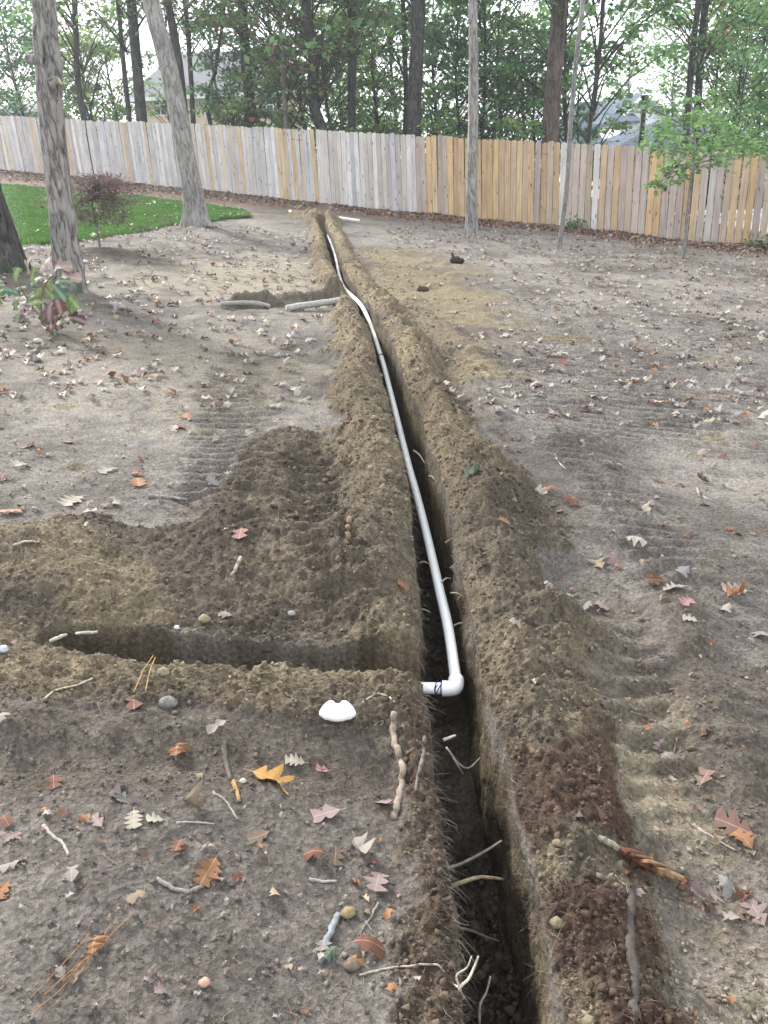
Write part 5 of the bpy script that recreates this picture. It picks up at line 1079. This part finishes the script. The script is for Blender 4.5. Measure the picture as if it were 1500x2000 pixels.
HERO = [
 (524, 1525, 92, 'yellow', 'big yellow orange oak leaf, the largest on the near ground', 2.4), (580, 1490, 42, 'cream', 'curled cream leaf just right of the big yellow orange one', 1.0), (350, 1476, 46, 'orange', 'small orange brown leaf on the tread step near the ditch', .3),
 (262, 1371, 58, 'rust', 'orange red leaf at the foot of the ditch bank, left of the grey stone', 1.2), (427, 1423, 44, 'pale', 'pale pinkish leaf on the dark soil between ditch bank and big leaf', 1.6), (105, 1527, 46, 'rust', 'flat rust red leaf at the left of the near ground', 1.5),
 (410, 1700, 72, 'orange', 'orange leaf resting on the curved grey stick', 1.5), (738, 1722, 64, 'pink', 'broad pink leaf beside the trench, below the mottled root', .7), (640, 1592, 66, 'pink', 'broad dusty pink leaf right of the curled cream pair', 1.9),
 (746, 1570, 52, 'pink', 'upright purplish pink leaf leaning on the mottled root', .2), (271, 1757, 38, 'tan', 'small tan star shaped leaf near the bottom left', .2), (350, 1652, 46, 'rust', 'rust leaf standing on edge in the middle of the near ground', 0),
 (238, 1562, 42, 'grey', 'pale lilac grey leaf beside the dark acorn', .5), (192, 1609, 44, 'pink', 'dull pink leaf below the lilac grey one', 1.4), (262, 1600, 56, 'cream', 'long cream leaf lying sideways in a pair', 1.4), (306, 1604, 34, 'cream', 'crescent shaped white leaf at the right of the pair', .1),
 (4, 1415, 44, 'pale', 'pale leaf cut by the left edge beside the ditch bank', .1), (8, 1740, 44, 'orange', 'orange tan leaf at the lower left edge', 1.4), (12, 1608, 40, 'rust', 'narrow rust leaf at the left edge above a lilac scrap', 0), (30, 1635, 36, 'pink', 'lilac pink scrap of leaf at the left edge', .8),
 (1440, 1621, 80, (.15, .085, .065), 'large dark reddish brown leaf at the right edge of the near ground', 1.5), (1400, 1755, 52, 'pale', 'pale leaf standing on edge right of the half buried branch', .4), (1480, 1790, 60, 'pink', 'pink brown leaf cut by the right edge', .9), (1440, 1790, 40, 'brown', 'brown curled leaf left of the pink one at the right edge', 2.0),
 (644, 1868, 34, 'green', 'pale green leaf at the tip of the thick grey stick', .9), (632, 1846, 40, 'grey', 'grey weathered leaf under the thick grey stick', .2), (190, 1858, 46, 'orange', 'orange brown leaf caught in the pine needles', .5), (655, 1672, 50, 'brown', 'flat brown leaf pressed into the soil in the middle', 1.5), (632, 1507, 28, (.45, .24, .24), 'little pinkish red leaf right of the big yellow orange one', 1.0),
 (270, 943, 50, 'orange', 'terracotta leaf on the bare ground above the heap at left', 1.5), (443, 1204, 30, 'pink', 'pink leaf lying on the dark heap above the side ditch', .9), (1378, 1481, 40, 'cream', 'folded cream leaf on the right hand track', 1.5), (922, 932, 36, 'green', 'grey green leaf on the right bank beside the pipe', .2), (1375, 1524, 54, (.22, .14, .12), 'reddish leaf above the large dark reddish one', 1.5),
 (1168, 1106, 46, 'tan', 'tan forked leaf right of the right bank', .2), (1284, 1136, 40, 'rust', 'rust brown leaf in the cluster right of the track', 1.2), (1312, 1152, 52, 'pale', 'pale curled leaf in the cluster right of the track', 1.5), (1350, 1212, 30, 'pale', 'small pale leaf below the cluster right of the track', 1.0), (1335, 1118, 48, 'grey', 'grey lilac leaf above the cluster right of the track', 1.2), (1440, 1155, 50, 'pale', 'broad pale lilac leaf near the right edge', 1.3), (1238, 1064, 46, 'pale', 'pair of pale leaves overlapping right of the tan forked leaf', .9),
 (988, 1021, 26, 'orange', 'small orange leaf on the right bank top', .2), (1345, 1178, 34, (.36, .21, .20), 'dull red leaf under the pale curled one', 1.2), (172, 1002, 34, 'pale', 'three pointed cream leaf just above the heap at left', .6), (45, 912, 40, 'cream', 'star shaped cream leaf at left on the bare ground', .6), (368, 818, 32, 'orange', 'bright orange leaf on the left track', .9), (55, 875, 34, 'orange', 'orange curled leaf near the left edge', .6), (215, 920, 40, 'pale', 'pale leaf left of the terracotta one', 1.2),
 (470, 1043, 52, (.24, .12, .105), 'red leaf half buried at the top edge of the heap', 1.4), (145, 980, 60, 'cream', 'long forked cream leaf with its stalk, above the heap', 1.3), (15, 1004, 46, (.30, .17, .10), 'brown leaf at the left edge above the heap', 1.5), (790, 1148, 30, (.30, .12, .07), 'red brown leaf clinging to the left lip of the trench', .3), (1110, 985, 40, 'rust', 'rust leaf at the outer edge of the right bank', 1.4), (1216, 983, 46, 'pink', 'pinkish tan star leaf right of the right bank', 1.0)]
for hi, h in enumerate(HERO): leaf(h[0], h[1], h[2], h[3], h[4], h[5], mesh=NF+(hi % 5) if h[2] > 50 or hi % 2 else None, tilt=.55 if 'edge' in h[4] and ('standing' in h[4]) or 'upright' in h[4] else .15)
def more_leaves():
    n = 0; mix = ['pale']*5+['grey']*3+['cream']*2+['pink']*3+['brown']*2+['rust']*2+['orange']*2+['tan']
    word = dict(pale='pale beige', grey='greyish', cream='cream', pink='dull pink', brown='brown', rust='rust red', orange='orange', tan='tan')
    zones = [(54, lambda: (rl.uniform(5, 600), rl.uniform(700, 1010)), 'on bare ground above the dug heap'),
             (88, lambda: (rl.uniform(950, 1495), 700+600*rl.random()**1.2), 'on churned ground right of the trench'),
             (9, lambda: (rl.uniform(5, 740), rl.uniform(1470, 1990)), 'on near ground left of the trench'), (12, lambda: (rl.uniform(1280, 1495), rl.uniform(1250, 1900)), 'along the right hand track')]
    for cnt, pos, where in zones:
        k = 0
        while k < cnt:
            px, py = pos(); q = at(px, py); f = field(np.array([q.x]), np.array([q.y]))[1]
            if f['spoil'][0] > .5 or abs(f['u'][0]) < .2: 
                if rl.random() > .12: continue
            c = rl.choice(mix); d = (q-CAMP).length; sz = rl.uniform(.035, .09)*FPX/d
            tl = rl.choice((.12, .3, .5)); big = 'small' if sz*d/FPX < .062 else 'medium'; lie = {.12: 'flat', .3: 'tilted', .5: 'curled'}[tl]
            if 'churned' in where: spot = ('just outside the right bank' if px < 1130 else 'towards the right edge' if px > 1330 else 'between right bank and edge')+(' far up' if py < 860 else '')
            elif 'heap' in where: spot = 'above the dug heap, '+('near the left edge' if px < 180 else 'by the left track' if px > 390 else 'left of the left track')+(', farther up' if py < 850 else '')
            else: spot = where
            leaf(px, py, sz, c, f'{big} {lie} {word[c]} leaf {spot}', tilt=tl); k += 1
more_leaves()
def tell_apart():
    g = {}
    for o in COL.objects:
        if o.name.startswith('fallen_leaf') and 'label' in o: g.setdefault(o['label'], []).append(o)
    for lab, os_ in g.items():
        if len(os_) < 2 or len(os_) > 5: continue
        os_.sort(key=lambda o: o.location.x/max(o.location.y, .1)); n = len(os_)
        w = {2: ('leftmost', 'rightmost'), 3: ('leftmost', 'middle one', 'rightmost'), 4: ('leftmost', 'second from left', 'third from left', 'rightmost'), 5: ('leftmost', 'second from left', 'middle one', 'fourth from left', 'rightmost')}[n]
        for o, k in zip(os_, w): o['label'] = ' '.join((lab+', '+k).split()[:16]) if len((lab+' '+k).split()) <= 16 else k.split()[0]+' '+lab.replace('on near ground left of the trench', 'on the near left ground').replace('above the dug heap, left of the left track', 'above the heap beside the left track')
tell_apart()
def pine_needles():
    P = lift([(75, 1975), (215, 1838)], .004, 1); b = P[0].copy(); e = empty('pine_needles', b, 'bundle of orange brown pine needles at the bottom left', 'pine needles'); r = random.Random(2)
    for i in range(5):
        a = Vector((r.uniform(-.02, .05), r.uniform(-.02, .06), .004+.004*i)); d = (P[-1]-b)*r.uniform(.7, 1.0); q = a+d+Vector((r.uniform(-.03, .03), r.uniform(-.03, .03), .004)); m = a*.5+q*.5+Vector((r.uniform(-.008, .008), r.uniform(-.008, .008), .01))
        g1 = hz(b.x+m.x, b.y+m.y)-b.z; g2 = hz(b.x+q.x, b.y+q.y)-b.z; g0 = hz(b.x+a.x, b.y+a.y)-b.z; a.z += g0; m.z = g1+.012; q.z = g2+.008
        mb = MB(); mb.tube(smooth_path([a, m, q], 4), .0009, 4, False); o = mb.obj('needle', M['stick'], e); o.color = (.42, .20, .07, 1)
    for k, (A, B) in enumerate((((262, 1355), (302, 1296)), ((285, 1352), (306, 1300)))):
        p, q = lift([A, B], .006, 1)[::1][0], lift([A, B], .03, 1)[-1]; mb = MB(); b2 = p.copy(); mb.tube([Vector((0, 0, 0)), (q-p)*.5+Vector((0, 0, .012)), q-p], .0014, 4, False); o = mb.obj('pine_needle', M['stick']); o.location = b2; o.color = (.46, .30, .12, 1)
        tag(o, ('left' if k == 0 else 'right')+' one of two straw coloured pine needles on the near ditch bank', 'pine needle', 'two pine needles on the ditch bank')
pine_needles()

# ------------------------------------------------------------------ stuff: litter, crumbs, fibres
def ground_scatter(rg, n, x0, x1, y0, y1, ypow=1.0):
    y = y0*(y1/y0)**(rg.random(n)**ypow); x = rg.uniform(x0, x1, n)
    return x, y
def litter():
    rg = np.random.default_rng(31); acc = Acc(); T = [leaf_shape(2, 1, .38, .35, curl=c, bend=b, fold=.15, seed=s, stem=.12, coarse=True) for s, c, b in ((1, .5, .8), (2, -.4, -.5), (3, .2, 1.2), (4, .8, .2))]
    pal = np.array([COLS[k] for k in ['pale']*5+['grey']*4+['cream']*2+['pink']*3+['brown']*3+['rust']*2+['orange']+['tan']]); palf = np.array([COLS[k] for k in ['rust', 'brown', 'brown', 'pink', 'tan', 'pale', 'brown', 'orange']])
    def put(x, y, size, pl, tilt, lift_=.0):
        z, f = field(x, y); ok = ((f['spoil'] < .45) | (rg.random(len(x)) < .10)) & (np.abs(f['u']) > .17); x, y, z = x[ok], y[ok], z[ok]; n = len(x); t = rg.integers(0, 4, n)
        for k in range(4):
            m = t == k; c = pl[rg.integers(0, len(pl), m.sum())]*rg.uniform(.7, 1.15, (m.sum(), 1)); S = size*rg.uniform(.55, 1.25, m.sum())
            v = np.array(T[k][0]); v[:, 1] -= .5; v[:, 2] -= v[:, 2].min()
            acc.add(*scatter(v, T[k][1], np.column_stack([x[m], y[m], z[m]+.004+lift_]), rot_rand(m.sum(), tilt, rg), S, c))
    n = 4000; y = rg.uniform(5.2, 20, n); x = rg.uniform(0, 1, n)*(.62*y+1)+.35; put(x, y, .085, pal, .28)
    n = 2200; y = rg.uniform(5.2, 17, n); x = -rg.uniform(0, 1, n)*(.62*y+1)-.5; put(x, y, .095, pal, .28)
    n = 900; y = rg.uniform(1.2, 5.2, n); x = rg.uniform(-1, 1, n)*(.6*y+.4); put(x, y, .030, palf, .4); n = 1900; y = 1.1*(5)**rg.random(n); x = rg.uniform(-1, 1, n)*(.6*y+.4); put(x, y, .015, np.concatenate([palf*.7, palf*.6, pal*.8]), .5)          # torn scraps
    n = 9000; x = rg.uniform(-16, 11, n); fy = np.interp(x, [p[0] for p in FLINE], [p[1] for p in FLINE]); y = fy-.1-np.abs(rg.normal(0, 1, n))*np.interp(x, [-9, -3, 2], [1.7, 1.3, .7]); put(x, y, .11, palf, .5, .01)
    n = 150; t = rg.random(n); k = (rg.random(n)**.8*(len(LA)-1)).astype(int); P = LA[k]*(1-t[:, None])+LB[k]*t[:, None]; put(P[:, 0], P[:, 1], .11, np.array([COLS['tan'], COLS['pale'], COLS['cream'], COLS['rust']]), .3, .05)
    tagk(link('leaf_litter', acc.mesh('leaf_litter', M['litter'])), 'stuff')
litter()
def crumbs():
    rg = np.random.default_rng(41); oc = np.array([(1, 0, 0), (-1, 0, 0), (0, 1, 0), (0, -1, 0), (0, 0, 1), (0, 0, -1)], float)
    of = [(0, 2, 4), (2, 1, 4), (1, 3, 4), (3, 0, 4), (2, 0, 5), (1, 2, 5), (3, 1, 5), (0, 3, 5)]
    g = (1+5**.5)/2; ic = np.array([(-1, g, 0), (1, g, 0), (-1, -g, 0), (1, -g, 0), (0, -1, g), (0, 1, g), (0, -1, -g), (0, 1, -g), (g, 0, -1), (g, 0, 1), (-g, 0, -1), (-g, 0, 1)])/1.9
    jf = [(0, 11, 5), (0, 5, 1), (0, 1, 7), (0, 7, 10), (0, 10, 11), (1, 5, 9), (5, 11, 4), (11, 10, 2), (10, 7, 6), (7, 1, 8), (3, 9, 4), (3, 4, 2), (3, 2, 6), (3, 6, 8), (3, 8, 9), (4, 9, 5), (2, 4, 11), (6, 2, 10), (8, 6, 7), (9, 8, 1)]
    acc = Acc()
    def put(x, y, s, use_mask, tv, tf, bright=1.0):
        z, f = field(x, y); m = np.clip(f['crumb']*.9+f['spoil']*.45+.05, 0, 1) if use_mask else np.ones(len(x)); ok = (rg.random(len(x)) < m) & (np.abs(f['u']) > f['w']/2+.002)
        x, y, z, s = x[ok], y[ok], z[ok], s[ok]; c = soil_colour(x, y, {k: v[ok] for k, v in f.items()}); n = len(x); c = c*rg.uniform(.75, 1.35, (n, 1))*bright
        R = rot_rand(n, 1.2, rg)*(1+.0*0); st = rg.uniform(.45, 1.3, (n, 1, 3)); v = np.einsum('nij,nvj->nvi', R, (tv[None]*(1+rg.normal(0, .24, (n, len(tv), 1))))*st)*s[:, None, None]+np.column_stack([x, y, z+s*.35])[:, None]
        fc = np.array(tf)[None]+(np.arange(n)*len(tv))[:, None, None]; acc.add(v.reshape(-1, 3), fc.reshape(-1, 3), np.repeat(np.clip(c, .01, .7), len(tv), 0))
    def xy(n, y0, y1, half=.55): y = y0*(y1/y0)**rg.random(n); return rg.uniform(-1, 1, n)*(half*y+.35), y
    x, y = xy(42000, 1.0, 4.2); put(x, y, .0016*np.exp(rg.exponential(.55, len(x))).clip(1, 6), True, oc, of)
    x, y = xy(3800, 1.0, 4.5); put(x, y, .0038*np.exp(rg.exponential(.36, len(x))).clip(1, 3.2), True, ic, jf)
    y = 3.5*(18/3.5)**rg.random(9000); x = xc(y)+rg.normal(0, .45, 9000); put(x, y, .0048*np.exp(rg.exponential(.42, 9000)).clip(1, 4), True, ic, jf)
    x, y = xy(3500, 1.0, 4.0); put(x, y, .0018*np.exp(rg.exponential(.5, len(x))).clip(1, 5), False, oc, of, 1.25)
    # crumbs that fell to the trench floor
    n = 1800; y = 1.0*(6)**rg.random(n); x = xc(y)+rg.uniform(-.5, .5, n)*tw(y)*.75; s = .0032*np.exp(rg.exponential(.5, n)).clip(1, 5); z = GX*x+GY*y-tdepth(y)*1.0+.02
    R = rot_rand(n, 1.2, rg); v = np.einsum('nij,nvj->nvi', R, ic[None]*(1+rg.normal(0, .14, (n, 12, 1))))*s[:, None, None]+np.column_stack([x, y, z])[:, None]
    acc.add(v.reshape(-1, 3), (np.array(jf)[None]+(np.arange(n)*12)[:, None, None]).reshape(-1, 3), np.repeat(np.array([.066, .054, .043])*rg.uniform(.6, 1.5, (n, 1)), 12, 0))
    print('crumb tris', sum(len(f) for f in acc.f)); tagk(link('soil_crumbs', acc.mesh('soil_crumbs', M['clod'])), 'stuff')
crumbs()
def fibres():
    rg = np.random.default_rng(51); acc = Acc()
    def hairs(P, D, L, r, col, droop):
        n = len(P); k = 4; t = np.linspace(0, 1, k)[None, :, None]; C = P[:, None]+D[:, None]*L[:, None, None]*t; C[:, :, 2] -= droop[:, None]*(t[..., 0]**2)*L[:, None]
        C += np.cumsum(rg.normal(0, .11, (n, k, 3)), 1)*L[:, None, None]*(t > 0)
        ang = np.array([0, 2.1, 4.2]); off = np.stack([np.cos(ang), np.sin(ang), np.cos(ang+1)*.8], 1)
        V = C[:, :, None]+off[None, None]*(r[:, None, None, None]*(1-.75*t[..., None])); V = V.reshape(n, k*3, 3)
        F = np.array([(i*3+a, i*3+(a+1) % 3, (i+1)*3+(a+1) % 3, (i+1)*3+a) for i in range(k-1) for a in range(3)])
        acc.add(V.reshape(-1, 3), (F[None]+(np.arange(n)*k*3)[:, None, None]).reshape(-1, 4), np.repeat(col, k*3, 0))
    def cols(n): return np.array([(.19, .165, .135), (.14, .12, .10), (.26, .225, .18), (.10, .083, .07)])[rg.integers(0, 4, n)]*rg.uniform(.7, 1.2, (n, 1))
    for sg in (-1, 1):
        n = 2000; y = 1.0*(10.5)**(rg.random(n)); s = rg.random(n)**1.6*.3; x0 = xc(y); xl = x0+sg*(tw(y)/2+.008-.012*s); zt = hza(x0+sg*(tw(y)/2+.004), y); P = np.column_stack([xl, y, zt-s*.9])
        th = rg.normal(0, .7, n); D = np.column_stack([-sg*np.cos(th), np.sin(th), rg.normal(0, .25, n)])
        hairs(P, D, (.012+.05*rg.random(n)**2.5), .0005+.0007*rg.random(n)**2+.00012*y, cols(n), rg.uniform(.1, 1.0, n))
        # grey fringe hanging over the near lips
        n = 800; y = rg.uniform(1.0, 2.3, n); P = np.column_stack([xc(y)+sg*(tw(y)/2-.001+.05*rg.random(n)), y, np.zeros(n)]); P[:, 2] = hza(P[:, 0], y)+.001
        D = np.column_stack([-sg*np.ones(n), rg.normal(0, .8, n), rg.normal(.1, .3, n)]); hairs(P, D, .012+.03*rg.random(n)**2, .0004+.0004*rg.random(n), cols(n)*.8, rg.uniform(.1, .8, n))
    n = 2200; y = 1.0*(5.5)**rg.random(n); x = rg.uniform(-1, 1, n)*(.5*y+.3); z, f = field(x, y); ok = (np.abs(f['u']) > .12) & ((f['spoil'] > .3) | (rg.random(n) < .35)); x, y, z = x[ok], y[ok], z[ok]; n = len(x)
    th = rg.random(n)*6.28; D = np.column_stack([np.cos(th), np.sin(th), rg.normal(.15, .25, n)]); hairs(np.column_stack([x, y, z+.002]), D, .02+.07*rg.random(n)**2.2, .0005+.0009*rg.random(n)**2, cols(n)*1.1, rg.uniform(-.1, .4, n))
    tagk(link('root_fibres', acc.mesh('root_fibres', M['fibre'])), 'stuff')
fibres()

# ------------------------------------------------------------------ the air
def haze():
    mb = MB(); mb.box((0, 0, 4), (1500, 1500, 30)); o = mb.obj('haze', None); m = bpy.data.materials.new('haze'); m.use_nodes = True; t = m.node_tree; t.nodes.clear()
    v = t.nodes.new('ShaderNodeVolumePrincipled'); v.inputs['Color'].default_value = (.93, .96, 1, 1); v.inputs['Density'].default_value = .0015; v.inputs['Anisotropy'].default_value = .3
    out = t.nodes.new('ShaderNodeOutputMaterial'); t.links.new(v.outputs[0], out.inputs['Volume']); o.data.materials.append(m); tagk(o, 'stuff')
haze()
